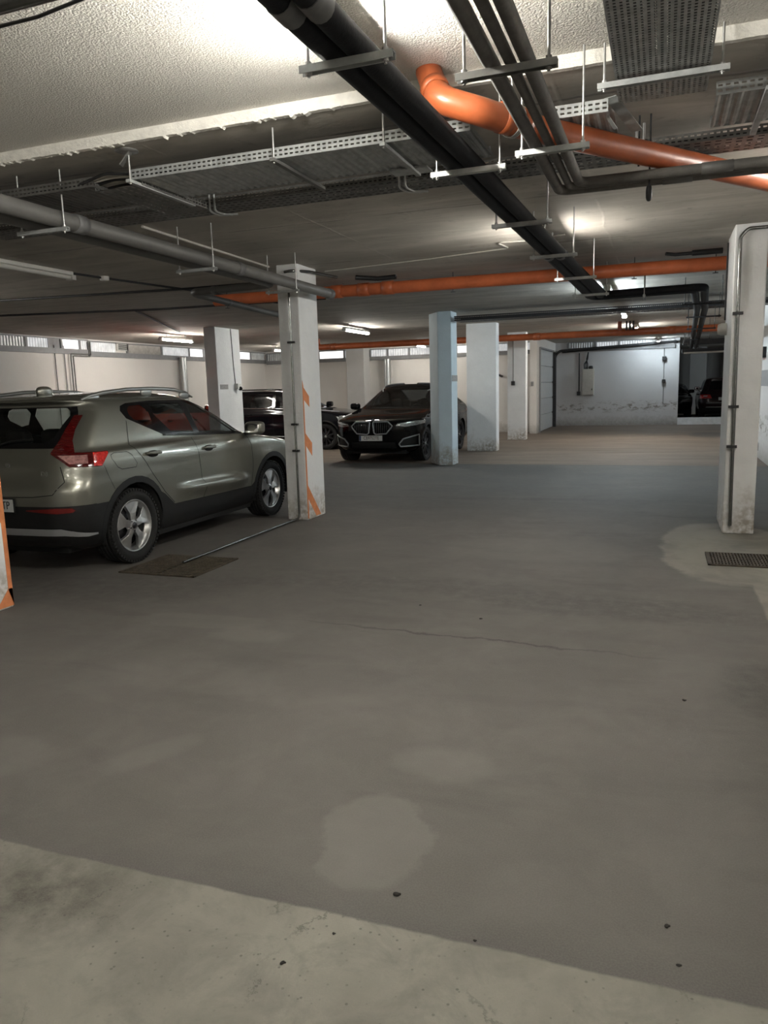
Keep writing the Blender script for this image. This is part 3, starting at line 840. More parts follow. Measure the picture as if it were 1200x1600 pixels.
def far_extra(root, b, made, sp):
    p, n = on(b, 'B', 0, .80, .004)
    g = MB(); g.box(p.x-.012, p.x, -.26, .26, .76, .87); g.build('licence_plate', 'plate', root)
    for z, w in ((.66, .010), (.50, .012)):
        r = MB(); rail(r, b, 'B', [(-.7, z), (0, z), (.7, z)], w, .002); r.build('bumper_trim', 'satin', root)
    for sg in (-1, 1):
        p, n = on(b, 'B', sg*.72, .93, .01)
        e = MB(); e.sell(p, (.01, .09, .018), (.6, .6), 12, 8); e.build('reversing_lamp', 'drl', root)

# ------------------------------------------------------------------ surfaces of the place
def column_mat(name, tone):
    k = NT(name); x, y, z = k.xyz()
    n = k.noise(3.5, 6); n2 = k.noise(18, 5)
    c = k.mix(k.ramp(n, .3, .75), tuple(t*.90 for t in tone), tone)
    d = k.math('MULTIPLY', k.ramp(k.math('ADD', z, k.math('MULTIPLY', k.math('SUBTRACT', n, .5), -1.1)), .46, .04), k.ramp(n2, .30, .58))
    c = k.mix(k.math('MULTIPLY', d, .80), c, (.24, .20, .145))
    sc = k.ramp(k.noise(7, 8, .7, 0, k.mapv((6, 6, .7))), .66, .74)
    c = k.mix(k.math('MULTIPLY', sc, .22), c, (.34, .32, .29))
    b = k.math('ADD', k.noise(40, 6), k.math('MULTIPLY', k.noise(5, 3), 2))
    M[name] = k.pbr(c, .82, 0, k.bump(b, .25, .01))
column_mat('white_column', (.76, .77, .77))
column_mat('blue_column', (.58, .68, .73))
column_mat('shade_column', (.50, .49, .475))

def wall_mat(name, tone, stains=False):
    k = NT(name); x, y, z = k.xyz()
    n = k.noise(.9, 6); n2 = k.noise(9, 6, .65)
    c = k.mix(k.ramp(n, .3, .7), tuple(t*.93 for t in tone), tone)
    low = k.math('MULTIPLY', k.ramp(k.math('ADD', z, k.math('MULTIPLY', n2, .5)), .62, .24), .65)
    c = k.mix(low, c, (.17, .15, .12))
    if stains:                                        # peeling, damp-marked band above the floor
        n3 = k.noise(5, 8, .72, .6, k.mapv((1, 1, 2.2)))
        band = k.math('MULTIPLY', k.ramp(z, .42, .62), k.ramp(z, .95, .72))
        m = k.math('MULTIPLY', band, k.ramp(n3, .50, .60))
        c = k.mix(k.math('MULTIPLY', m, .8), c, (.14, .11, .085))
    M[name] = k.pbr(c, .85, 0, k.bump(k.math('ADD', k.noise(30, 6), n2), .2, .01))
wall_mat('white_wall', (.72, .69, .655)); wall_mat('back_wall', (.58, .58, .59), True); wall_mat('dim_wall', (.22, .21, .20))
wall_mat('right_wall', (.62, .61, .60), True)

def plaster():
    k = NT('rough_plaster')
    n = k.noise(62, 5, .65); v = k.vor(95); n0 = k.noise(1.2, 4)
    h = k.math('ADD', k.math('MULTIPLY', n, 1.2), k.math('MULTIPLY', v, -.6))
    c = k.mix(k.ramp(n0, .3, .7), (.66, .635, .58), (.75, .725, .665))
    c = k.mix(k.math('MULTIPLY', k.ramp(n, .35, .62), .25), c, (.74, .715, .66))
    M['rough_plaster'] = k.pbr(c, .9, 0, k.bump(h, 1.0, .010))
plaster()
def slab():
    k = NT('ceiling_concrete'); x, y, z = k.xyz()
    n = k.noise(.8, 6, .62); n2 = k.noise(6, 8, .7); n3 = k.noise(2.2, 5, .6, .8, k.mapv((.35, 1.6, 1)))
    c = k.mix(k.ramp(n, .28, .72), (0.305, 0.280, 0.240), (0.468, 0.436, 0.384))
    c = k.mix(k.math('MULTIPLY', k.ramp(n3, .45, .70), .75), c, (0.546, 0.514, 0.455))
    c = k.mix(k.math('MULTIPLY', k.ramp(n2, .58, .72), .5), c, (0.169, 0.156, 0.137))
    wob = k.math('MULTIPLY', k.math('SUBTRACT', k.noise(1.6, 4), .5), .10)
    # formwork board joints: every 2.1 m across, every 1.25 m along
    def joint(a, pitch, off, wdt):
        t = k.math('ADD', k.math('ADD', a, wob), off)
        f = k.math('ABSOLUTE', k.math('SUBTRACT', k.math('FRACT', k.math('DIVIDE', t, pitch)), .5))
        return k.ramp(f, wdt/pitch, wdt*.25/pitch)
    j = k.math('MULTIPLY', joint(y, 2.05, -5.37, .022), k.ramp(k.noise(1.1, 4), .40, .55))
    j2 = k.math('MULTIPLY', joint(x, 2.4, -.65, .016), k.ramp(k.noise(.9, 3), .45, .55))
    c = k.mix(k.math('MULTIPLY', j, .65), c, (0.130, 0.117, 0.104))
    c = k.mix(k.math('MULTIPLY', j2, .5), c, (0.546, 0.520, 0.468))
    h = k.math('SUBTRACT', k.math('ADD', n2, k.math('MULTIPLY', n3, .6)), k.math('ADD', j, k.math('MULTIPLY', j2, -.6)))
    M['ceiling_concrete'] = k.pbr(c, .85, 0, k.bump(h, .35, .01))
slab()

def floor_mat():
    k = NT('garage_floor'); x, y, z = k.xyz()
    base = k.noise(.55, 6, .6); fine = k.noise(9, 7, .7); grit = k.noise(160, 3, .6); cloud = k.noise(1.9, 6, .62, .5)
    wob = k.math('MULTIPLY', k.math('SUBTRACT', k.noise(3.5, 6, .65), .5), .20)
    wob2 = k.math('MULTIPLY', k.math('SUBTRACT', k.noise(5, 6, .65), .5), .22)
    # coated driving lane
    lane = k.mix(k.ramp(base, .3, .7), (0.102, 0.094, 0.084), (0.122, 0.114, 0.102))
    lane = k.mix(k.math('MULTIPLY', k.ramp(cloud, .46, .74), .62), lane, (0.155, 0.145, 0.129))
    lane = k.mix(k.math('MULTIPLY', k.ramp(k.noise(1.3, 6, .6, .3, k.mapv((.55, 2.0, 1))), .54, .74), .55), lane, (0.069, 0.063, 0.057))
    # worn pale spots, polished through to the screed
    def spot(cx, cy, rx, ry, amt, rot=0.0, soft=.28):
        dx = k.math('SUBTRACT', k.math('ADD', x, wob), cx); dy = k.math('SUBTRACT', k.math('ADD', y, wob), cy)
        cs, sn = cos(rot), sin(rot)
        u = k.math('ADD', k.math('MULTIPLY', dx, cs/rx), k.math('MULTIPLY', dy, sn/rx))
        v = k.math('ADD', k.math('MULTIPLY', dx, -sn/ry), k.math('MULTIPLY', dy, cs/ry))
        d = k.math('ADD', k.math('POWER', k.math('ABSOLUTE', u), 2.4), k.math('POWER', k.math('ABSOLUTE', v), 2.4))
        return k.math('MULTIPLY', k.ramp(d, 1.0+soft, 1.0-soft), amt)
    for a in ((-.92, 2.28, .19, .28, .42, .2, .16), (-.83, 2.87, .19, .14, .34, 0, .55), (-2.10, 2.58, .09, .22, .25, -.5, .6), (-2.75, 2.38, .22, .17, .30, 0, .5),
              (-2.50, 4.17, .26, .13, .40, 0, .6), (-3.0, 4.35, .5, .16, .30, .1), (-1.1, 7.2, .9, .5, .22), (-3.9, 17.2, .9, .25, .55), (.35, 9.9, .55, .5, .30)):
        lane = k.mix(spot(*a), lane, (0.188, 0.180, 0.158))
    # broad scuffs and tyre darkening
    for a in ((-.35, 5.4, 1.0, .28, .55, -.05, .6), (-2.2, 5.6, 1.3, .25, .35, .1, .7), (-4.4, 5.0, 1.1, .5, .45, .1, .7), (.6, 4.1, .25, .35, .6, 0, .6), (-2.3, 10.4, 2.6, .10, .5, .06, .7), (-1.0, 15.0, 3.2, .12, .5, 0, .7), (-2.55, 1.98, .5, .12, .3, 0, .7)):
        lane = k.mix(k.math('MULTIPLY', spot(*a), k.ramp(fine, .3, .6)), lane, (0.056, 0.052, 0.048))
    # a fine crack across the lane
    cl = k.math('ABSOLUTE', k.math('SUBTRACT', k.math('ADD', y, k.math('MULTIPLY', wob, 1.0)), k.math('ADD', k.math('MULTIPLY', x, -.05), 4.43)))
    cr = k.math('MULTIPLY', k.ramp(cl, .020, .004), k.math('MULTIPLY', k.ramp(x, -2.6, -1.6), k.ramp(x, .2, -.6)))
    lane = k.mix(k.math('MULTIPLY', cr, .75), lane, (0.030, 0.028, 0.025))
    # bare screed: the strip in front, the bay beside the right-hand column and the ground beyond
    scr = k.mix(k.ramp(cloud, .32, .70), (0.185, 0.176, 0.146), (0.270, 0.257, 0.218))
    scr = k.mix(k.math('MULTIPLY', k.ramp(k.noise(4.2, 8, .74, .5), .46, .66), .75), scr, (0.146, 0.142, 0.118))
    scr = k.mix(k.math('MULTIPLY', spot(-1.95, 1.66, .42, .20, .9, .3, .9), k.ramp(k.noise(7, 6, .7), .30, .62)), scr, (0.066, 0.063, 0.050))
    pits = k.math('MULTIPLY', k.ramp(k.vor(34), .17, .11), k.ramp(k.noise(4, 3), .44, .56))
    scr = k.mix(k.math('MULTIPLY', pits, .6), scr, (0.059, 0.056, 0.046))
    nz = k.n('ShaderNodeTexNoise'); k.put(nz.inputs['Vector'], k.co()); nz.inputs['Scale'].default_value = 9; nz.inputs['Detail'].default_value = 6; nz.inputs['Roughness'].default_value = .75
    vm = k.n('ShaderNodeVectorMath', operation='MULTIPLY_ADD'); k.put(vm.inputs[0], nz.outputs['Color']); vm.inputs[1].default_value = (.22, .22, 0); k.put(vm.inputs[2], k.mapv((1, 1, 0)))
    ck = k.ramp(k.vor(1.9, 'DISTANCE_TO_EDGE', vm.outputs[0]), .010, .002)
    ck = k.math('MULTIPLY', k.math('MULTIPLY', ck, k.ramp(k.noise(1.7, 2), .52, .58)), .55)
    scr = k.mix(ck, scr, (0.040, 0.036, 0.030))
    edge = k.math('ADD', k.math('ADD', y, k.math('MULTIPLY', wob, .18)), k.math('MULTIPLY', x, -.012))
    mf = k.ramp(edge, 1.895, 1.885)
    mr = k.math('MULTIPLY', k.ramp(k.math('SUBTRACT', x, k.math('ADD', .705, k.math('MULTIPLY', wob, .2))), -.01, .01), k.math('MULTIPLY', k.ramp(y, 6.75, 6.68), k.ramp(y, 4.2, 4.9)))
    mc = k.math('MAXIMUM', spot(.62, 7.6, .58, 1.35, 1, 0, .10), mr)
    shade = k.math('MULTIPLY', k.ramp(edge, 2.05, 1.90), .35)  # edge shadow along the near joint, painted into the lane
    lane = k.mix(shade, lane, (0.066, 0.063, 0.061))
    c = k.mix(mf, k.mix(k.math('MULTIPLY', mc, k.ramp(cloud, .15, .55)), lane, (.235, .222, .188)), scr)
    # beyond the far joint the lane is older and browner
    bluish = k.math('MULTIPLY', k.ramp(k.math('ADD', y, k.math('MULTIPLY', wob, 2)), 8.8, 11.6), k.ramp(k.noise(.7, 5), .15, .55))  # lane turns darker and bluer towards the far joint
    c = k.mix(k.math('MULTIPLY', bluish, .50), c, (.062, .068, .069))
    far = k.ramp(k.math('ADD', y, wob2), 15.02, 15.08)
    old = k.mix(k.ramp(k.noise(1.1, 7, .65, .3, k.mapv((.5, 2.2, 1))), .35, .68), (.115, .080, .056), (.205, .160, .122))
    c = k.mix(k.math('MULTIPLY', far, .85), c, old)
    c = k.mix(spot(1.35, 23.6, .55, 1.1, .75, 0, .4), c, (.05, .045, .04))  # dark shadow patch painted on the far right floor
    left = k.math('MULTIPLY', k.ramp(x, -4.3, -4.9), k.ramp(fine, .2, .7))
    c = k.mix(k.math('MULTIPLY', left, .25), c, (0.066, 0.059, 0.053))
    c = k.mix(k.math('MULTIPLY', k.ramp(grit, .40, .62), .22), c, (0.198, 0.185, 0.165))
    h = k.math('ADD', k.math('MULTIPLY', grit, .5), k.math('SUBTRACT', fine, k.math('ADD', k.math('MULTIPLY', mf, -.8), k.math('MULTIPLY', ck, 2))))
    rg = k.math('ADD', .62, k.math('MULTIPLY', fine, .25))
    M['garage_floor'] = k.pbr(c, rg, 0, k.bump(h, .22, .008), spec=.35)
floor_mat()

M['galv'] = mat('galvanised', (.40, .415, .41), .5, .4, .22, 14, .05, 90)
M['galv_dull'] = mat('galvanised_dull', (.17, .168, .158), .55, .6, .25, 10, .05, 90)
M['zinc'] = mat('zinc_rod', (.48, .48, .47), .4, .8, .1, 30)
M['foam'] = mat('black_foam', (.008, .009, .011), .65, 0, .3, 12, .12, 60, spec=.25)
M['foam_grey'] = mat('grey_foam', (.115, .108, .098), .8, 0, .2, 16, .15, 60)
M['tape'] = mat('grey_tape', (.12, .12, .12), .5, 0, .2, 20)
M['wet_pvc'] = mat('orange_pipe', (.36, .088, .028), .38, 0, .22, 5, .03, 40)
M['wet_pvc_lit'] = mat('orange_pipe_lit', (.58, .15, .055), .4, 0, .18, 5, .03, 40)  # lighter copy of the pipe orange, extra light put into its colour
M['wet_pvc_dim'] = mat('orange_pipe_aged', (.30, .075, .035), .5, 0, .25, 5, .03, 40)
M['grey_pvc'] = mat('grey_pipe', (.12, .117, .11), .5, 0, .12, 6)
M['steel_tube'] = mat('conduit_steel', (.22, .225, .22), .25, .95, .12, 20)
M['dark_steel'] = mat('dark_steel', (.04, .04, .042), .5, .5, .2, 20)
M['cable'] = mat('black_cable', (.012, .012, .013), .5, 0, .15, 30)
M['white_cable'] = mat('white_cable', (.45, .43, .39), .6, 0, .1, 30)
M['white_plastic'] = mat('white_plastic', (.62, .61, .58), .45, 0, .06, 30)
M['box_beige'] = mat('cabinet_beige', (.46, .44, .40), .5, 0, .08, 9)
M['orange_stripe'] = mat('orange_stripe', (.62, .22, .085), .8, 0, .15, 12, .1, 60)
M['band'] = mat('white_plaster_edge', (.74, .72, .66), .85, 0, .12, 14, .5, 60)
M['rust'] = mat('rusty_iron', (.075, .060, .042), .75, .35, .45, 18, .3, 80)
M['pit'] = mat('drain_pit', (.02, .016, .013), .9, 0, .3, 10)
M['door_white'] = mat('door_panel', (.60, .61, .61), .5, .1, .05, 6)
M['frame_grey'] = mat('grey_frame', (.25, .25, .255), .6, .1, .1, 8)
M['corr'] = mat('corrugated_sheet', (.52, .53, .53), .45, .4, .25, 4)
M['sign'] = mat('grey_plaque', (.27, .265, .26), .5, 0, .35, 40)
M['lit_pane'] = mat('daylit_pane', (.8, .8, .8), .5, 0, .1, 3, emis=(1, .98, .96), estr=.10)
M['dim_pane'] = mat('daylit_pane_dim', (.6, .6, .6), .5, 0, .25, 3, emis=(.93, .96, 1), estr=.02)
def tube(name, strength, col=(1, .965, .89)):
    M[name] = mat(name, (.9, .9, .9), .4, 0, .02, 3, emis=col, estr=strength); return name
M['kerb_paint'] = mat('kerb_paint', (.74, .77, .80), .8, 0, .12, 6, .2, 40)
M['plug'] = mat('dirt', (.018, .016, .013), .9, 0, .3, 40)
# ------------------------------------------------------------------ the setting
def struct(name, mb, m, **kw):
    return tag(mb.build(name, m, None, **kw), kind='structure')
ZN, ZC = 3.11, 3.05            # plastered ceiling near the camera, bare slab beyond
b = MB(); b.box(-16, 9, -7, 41, -.12, 0); struct('floor', b, 'garage_floor')
b = MB(); b.box(-16, 9, -7, 3.93, ZN, ZN+.2); struct('ceiling', b, 'rough_plaster')
b = MB(); b.box(-16, 9, 3.95, 41, ZC, ZC+.25); struct('ceiling_slab', b, 'ceiling_concrete')
# white plaster edge with a ragged lower lip
b = MB(); n = 1600; x0, x1 = -10, 6
lo = []; rr = random.Random(3); v = 0
for i in range(n+1):
    v = v*.75+rr.uniform(-.0009, .0009)
    x = x0+(x1-x0)*i/n
    jj = (jj*.5+rr.random()*.5) if i else .4; j = rr.random()
    lo.append((x, ZC-.002+v-(.012*max(0, jj-.55)*j*4 if x < -1.6 else .0)))
hi = [(x0+(x1-x0)*i/n, ZN+.01) for i in range(n+1)]
vs = [(x, 3.925, z) for x, z in lo]+[(x, 3.925, z) for x, z in hi]+[(x, 3.96, z) for x, z in lo]
b.add(vs, [(i, i+1, n+2+i, n+1+i) for i in range(n)]+[(2*n+2+i, 2*n+3+i, i+1, i) for i in range(n)])
struct('trim_1', b, 'band')
b = MB(); b.box(-14.3, -14, -7, 25.8, 0, ZC); struct('wall_left', b, 'white_wall')
b = MB(); b.box(-14, -3.98, 25.5, 25.8, 0, ZC); struct('wall_far_left', b, 'white_wall')
b = MB()
b.box(-3.98, -3.75, 24.6, 25.12, 0, ZC); b.box(-3.98, -3.75, 28.45, 29.1, 0, ZC); b.box(-3.98, -3.75, 25.12, 28.45, 2.72, ZC)
struct('wall_side', b, 'white_wall')
b = MB(); b.box(-3.98, .56, 29.1, 29.35, 0, ZC); struct('wall_back', b, 'back_wall')
b = MB(); b.box(.56, 8, 29.1, 29.3, 0, .245); struct('kerb', b, 'kerb_paint')
b = MB(); b.box(1.85, 2.1, -7, 20.3, 0, ZC); struct('wall_right', b, 'right_wall')
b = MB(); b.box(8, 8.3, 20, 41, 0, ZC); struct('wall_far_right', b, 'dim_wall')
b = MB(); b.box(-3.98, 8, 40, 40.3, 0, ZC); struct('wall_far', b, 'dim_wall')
b = MB(); b.box(-16, 3, -7.3, -7, 0, ZN); struct('wall_behind', b, 'white_wall')
# dado of darker paint on the right-hand wall
b = MB(); b.box(1.838, 1.852, 12.5, 20.3, 1.42, 1.72); struct('trim_2', b, 'frame_grey')
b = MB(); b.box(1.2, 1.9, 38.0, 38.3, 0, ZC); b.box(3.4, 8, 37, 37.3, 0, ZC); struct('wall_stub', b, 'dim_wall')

# daylit strip of corrugated windows under the slab
def corrugated(mb, a0, a1, z0, z1, P, pitch=.085, amp=.022):
    n = max(4, int((a1-a0)/pitch*4)); vs = []
    for i in range(n+1):
        a = a0+(a1-a0)*i/n; o = amp*(0, 1, 1, 0)[i % 4]
        vs += [P(a, o, z0), P(a, o, z1)]
    mb.add(vs, [(2*i, 2*i+1, 2*i+3, 2*i+2) for i in range(n)])
wn = [0]
def strip_window(P, a0, a1, z0, z1, panes, vert=True):
    """P(along, out, z) maps onto the wall"""
    wn[0] += 1
    root = bpy.data.objects.new('window_%d' % wn[0], None); COL.objects.link(root)
    root['kind'] = 'structure'; root.location = P(a0, 0, z0)
    f = MB()
    def bx(a, c, d, e, o0, o1):
        p, q = P(a, o0, d), P(c, o1, e)
        f.box(min(p[0], q[0]), max(p[0], q[0]), min(p[1], q[1]), max(p[1], q[1]), d, e)
    bx(a0, a1, z0-.13, z0, 0, .06); bx(a0, a1, z1, z1+.03, 0, .05)
    for p0, p1, m in panes: bx(p0-.03, p0+.03, z0, z1, 0, .05)
    f.build('window_frame', 'frame_grey', root)
    for p0, p1, m in panes:
        g = MB()
        if m in ('corr', 'dim_pane'): corrugated(g, p0+.03, p1-.03, z0, z1, lambda a, o, z: P(a, o+.01, z))
        else: g.add([P(p0+.03, .012, z0), P(p1-.03, .012, z0), P(p1-.03, .012, z1), P(p0+.03, .012, z1)], [(0, 1, 2, 3)])
        g.build('window_pane', m, root)
LW = lambda a, o, z: (-14+o, a, z)
BW = lambda a, o, z: (a, 25.5-o, z)
strip_window(LW, 9.0, 16.1, 2.78, 3.0, [(9.0, 12.0, 'corr'), (12.0, 14.05, 'corr'), (14.05, 14.75, 'dim_pane'), (14.75, 15.17, 'frame_grey'), (15.17, 15.8, 'lit_pane'), (15.8, 16.1, 'dim_pane')])
strip_window(LW, 16.12, 25.5, 2.74, 2.98, [(16.12, 17.2, 'dim_pane'), (17.65, 19.2, 'white_wall'), (19.2, 20.6, 'dim_pane'), (20.6, 21.4, 'lit_pane'), (21.4, 23.0, 'dim_pane'), (23.0, 24.4, 'lit_pane'), (24.4, 25.5, 'corr')])
strip_window(BW, -13.9, -10.5, 2.70, 2.95, [(-13.9, -13.2, 'corr'), (-13.2, -11.75, 'dim_pane'), (-11.75, -10.75, 'lit_pane'), (-10.75, -10.5, 'dim_pane')])
strip_window(BW, -9.75, -3.98, 2.70, 2.93, [(-9.75, -9.1, 'dim_pane'), (-9.1, -8.3, 'dim_pane'), (-8.3, -6.6, 'dim_pane'), (-6.6, -5.5, 'lit_pane'), (-5.5, -4.0, 'dim_pane')])
strip_window(lambda a, o, z: (a, 29.1-o, z), -3.3, .4, 2.84, 3.02, [(-3.3, -2.3, 'corr'), (-2.3, -1.5, 'dim_pane'), (-1.5, .4, 'dim_pane')])
# air vent among the windows
v = MB(); v.box(-13.995, -13.95, 17.2, 17.66, 2.80, 2.99)
vt = solo('air_vent', v, 'white_plastic', 'small square air vent between the window strips on the left wall', 'vent', loc=(-14, 17.4, 2.9))
v = MB()
for i in range(6): v.box(-13.948, -13.940, 17.26, 17.60, 2.825+.025*i, 2.84+.025*i)
v.build('louvre', 'dark_steel', vt)

# ------------------------------------------------------------------ columns
def column(label, poly, m, top=ZC, extra=None):
    cx = sum(p[0] for p in poly)/len(poly); cy = sum(p[1] for p in poly)/len(poly)
    o = thing('column', label, 'column', (cx, cy, 0), 'concrete columns'); o['kind'] = 'thing'
    s = MB(); s.prism(poly, 0, top); s.build('shaft', m, o, bevel=.012, recalc=True)
    return o
def rect(x0, x1, y0, y1): return [(x0, y0), (x1, y0), (x1, y1), (x0, y1)]
c1 = column('white column with orange arrow stripes beside the silver SUV bonnet', rect(-4.32, -4.045, 8.26, 8.78), 'white_column')
def stripe(par, X, poly, m='orange_stripe', name='painted_stripe'):
    s = MB(); s.prism(poly, X-.002, X+.0015, 'x'); return s.build(name, m, par, recalc=True)
stripe(c1, -4.045, [(8.262, 1.70), (8.285, 1.64), (8.295, .02), (8.262, .02)])
stripe(c1, -4.045, [(8.285, 1.62), (8.43, 1.51), (8.43, 1.38), (8.285, 1.47)])
stripe(c1, -4.045, [(8.285, 1.07), (8.46, .94), (8.45, .78), (8.285, .92)])
stripe(c1, -4.045, [(8.285, .44), (8.64, .02), (8.50, .02), (8.295, .26)])
c0 = column('white column with orange painted edges cut off by the left frame edge', rect(-4.95, -4.64, 3.74, 4.285), 'white_column', ZC)
stripe(c0, -4.64, [(4.245, 1.9), (4.284, 1.9), (4.284, .02), (4.245, .14)])
stripe(c0, -4.64, [(3.95, 1.30), (4.245, 1.06), (4.245, .66), (4.20, .70), (3.95, .92)])
stripe(c0, -4.64, [(4.245, .15), (4.284, .15), (4.284, .015), (4.12, .015)])
c2 = column('pale blue column with a grey plaque in front of the black coupe SUV', [(-4.52, 15.22), (-4.21, 14.76), (-3.93, 14.76), (-3.93, 15.2), (-4.2, 15.62)], 'blue_column', 3.045)
c3 = column('broad white column right of the pale blue column', rect(-4.45, -3.72, 18.1, 18.42), 'white_column')
c4 = column('white column with a thin conduit left of the garage door', rect(-4.18, -3.65, 21.9, 22.2), 'white_column')
c5 = column('column with a security camera seen over the silver SUV bonnet', rect(-9.76, -9.46, 15.0, 16.05), 'white_column')
c6 = column('shaded column against the far wall left of the coupe SUV', rect(-10.45, -9.78, 24.9, 25.5), 'shade_column')
c7 = column('white column with a steel conduit at the right side of the lane', rect(.63, .925, 8.38, 9.2), 'white_column', 3.06)
for X, y0, y1, z0, z1, lab in ((-3.93, 14.74, 15.19, 1.68, 1.80, 'small grey number plaque on the pale blue column'), (-9.46, 15.08, 15.42, 1.66, 1.77, 'small grey number plaque on the column with the camera')):
    s = MB(); s.box(X, X+.006, max(y0, 14.79), y1, z0, z1); p = solo('plaque', s, 'sign', lab, 'plaque', 'number plaques', loc=(X, y0, z0))
# security camera with its cable
cam = thing('security_camera', 'small dome camera with a cable on the column beyond the silver SUV', 'camera', (-9.45, 15.78, 1.70))
s = MB(); s.box(-9.46, -9.36, 15.70, 15.84, 1.66, 1.79); s.build('housing', 'white_plastic', cam, bevel=.01)
s = MB(); s.sell((-9.36, 15.80, 1.67), (.05, .05, .05)); s.build('lens_dome', 'gloss_black', cam)
s = MB(); s.tube([(-9.45, 15.74, 1.79), (-9.45, 15.70, 2.2), (-9.45, 15.66, 3.04)], .008, 6); s.build('cable', 'cable', cam)

# ------------------------------------------------------------------ lamps
def lamp(label, x, y, z, L=1.2, m=(12, (1, .965, .89)), lit=True, along='y', group='strip lamps'):
    o = thing('strip_lamp', label, 'lamp', (x, y, z), group)
    dx, dy = (0, L/2) if along == 'y' else (L/2, 0)
    s = MB()
    wx, wy = (.045, 0) if along == 'y' else (0, .045)
    s.box(x-dx-wx, x+dx+wx, y-dy-wy, y+dy+wy, z, z+.045); s.build('housing', 'white_plastic', o, bevel=.01)
    s = MB(); s.tube([(x-dx*.96, y-dy*.96, z-.022), (x+dx*.96, y+dy*.96, z-.022)], .024, 10); s.build('lamp_tube', tube('lamp_tube_%d' % len(bpy.data.materials), m[0], m[1]) if lit else 'white_plastic', o)
    for sg in (-1, 1):
        s = MB(); s.cyl((x+sg*dx*.6, y+sg*dy*.6, z+.04), (x+sg*dx*.6, y+sg*dy*.6, ZN if y < 3.93 else ZC), .008, 8); s.build('mount_rod', 'zinc', o)
        s = MB(); s.box(x+sg*dx-.03-wx*.4, x+sg*dx+.03+wx*.4, y+sg*dy-.03-wy*.4, y+sg*dy+.03+wy*.4, z-.05, z+.005)
        s.build('end_cap', 'white_plastic', o)
    return o
WARM, COOL = (1, .965, .89), (.80, .93, 1)
lamp('strip lamp hidden behind the black pipes near the camera', -1.29, 2.90, ZN-.11, .9, (25, WARM))
lamp('second strip lamp along the black pipes, behind their third hanger', -1.06, 7.64, ZC-.17, .85, (13, WARM))
lamp('strip lamp beyond the corner of the black pipes', -.80, 12.6, ZC-.09, 1.2, (15, COOL))
lamp('small bright strip lamp over the lane beyond the dark tray', -.80, 17.0, ZC-.06, 1.2, (20, COOL))
lamp('bright strip lamp above the far orange pipe, over the lane end', -.68, 21.6, ZC-.06, 1.2, (30, WARM))
lamp('bright strip lamp left of the column with the camera', -11.4, 16.3, 2.92, 1.3, (15, WARM))
lamp('bright strip lamp above the coupe SUV, near the orange pipe', -6.88, 17.1, 2.95, 1.5, (13, WARM))
lamp('strip lamp at the top left corner of the pale blue column', -7.5, 24.2, 2.93, 1.0, (11, WARM))
lamp('small strip lamp left of the orange striped column top', -11.7, 22.4, 2.90, 1.0, (11, WARM))
lamp('unlit strip lamp on the slab above the silver SUV', -6.62, 6.75, ZC-.05, 1.4, None, False)
lamp('added fill lamp behind the camera, unseen', .95, -.9, ZN-.10, 1.2, (11, WARM))  # added out of view to lift the near floor on the right
lamp('added fill lamp by the right-hand wall, outside the frame', 1.45, 5.75, ZC-.10, 1.0, (13, WARM))  # added to brighten the right-hand column, slab and floor
lamp('added fill lamp over the bay left of the silver SUV, outside the frame', -10.2, 7.5, ZC-.08, 1.2, (14, WARM))  # added as unseen fill for the left wall and slab
lamp('added fill lamp furthest behind the camera, unseen', -1.6, -3.6, ZN-.10, 1.2, (29, WARM))  # added behind the view to light the foreground and left ceiling
lamp('small lamp over the back wall', -.15, 28.3, 2.96, .5, (24, COOL))
lamp('added fill lamp hidden in the room behind the opening', 4.2, 34.5, 2.98, 1.2, (30, COOL))  # added to brighten the dark far room, kept out of sight

# ------------------------------------------------------------------ pipes, trays and their hangers
def pipe(name, label, cat, pts, r, m, bend=.12, group=None, joints=(), jm=None, jw=.06, n=16):
    o = thing(name, label, cat, pts[0], group)
    s = MB(); s.tube(pts, r, n, bend); s.build('pipe_run', m, o)
    for p, q in joints:
        p, q = V(p), V(q)
        d = (q-p).normalized()*jw/2
        rr = (r if not isinstance(r, (list, tuple)) else max(r))
        s = MB(); s.tube([p-d, p-d*.98, p+d*.98, p+d], [rr*1.01, rr*1.12, rr*1.12, rr*1.01], n); s.build('collar', jm or m, o)
    return o
hn = []
def hanger(label, x0, x1, y, zb, along='x', group='pipe hangers', zt=None, m='zinc', rods=(True, True)):
    zt = zt or (ZN if y < 3.93 else ZC)
    if along == 'x': p, q = V((x0, y, zb)), V((x1, y, zb))
    else: p, q = V((y, x0, zb)), V((y, x1, zb)); zt = ZC
    o = thing('pipe_hanger', label, 'hanger', tuple((p+q)/2), group)
    d = (q-p).normalized()
    s = MB(); s.bar(p-d*.03, q+d*.03, .032, .005); 
    sd = d.cross(V((0, 0, 1)))*.015
    for k in (1, -1): s.bar(p-d*.03+sd*k+V((0, 0, -.011)), q+d*.03+sd*k+V((0, 0, -.011)), .004, .024)
    s.build('channel_bar', 'galv' if m == 'zinc' else m, o)
    for k, a in zip(rods, (p, q)):
        if not k: continue
        s = MB(); s.cyl(a+V((0, 0, -.035)), V((a.x, a.y, zt)), .0055, 8); s.cyl(a+V((0, 0, -.028)), a+V((0, 0, -.016)), .012, 6); s.cyl(a+V((0, 0, .004)), a+V((0, 0, .014)), .012, 6)
        s.build('threaded_rod', m, o)
    return o

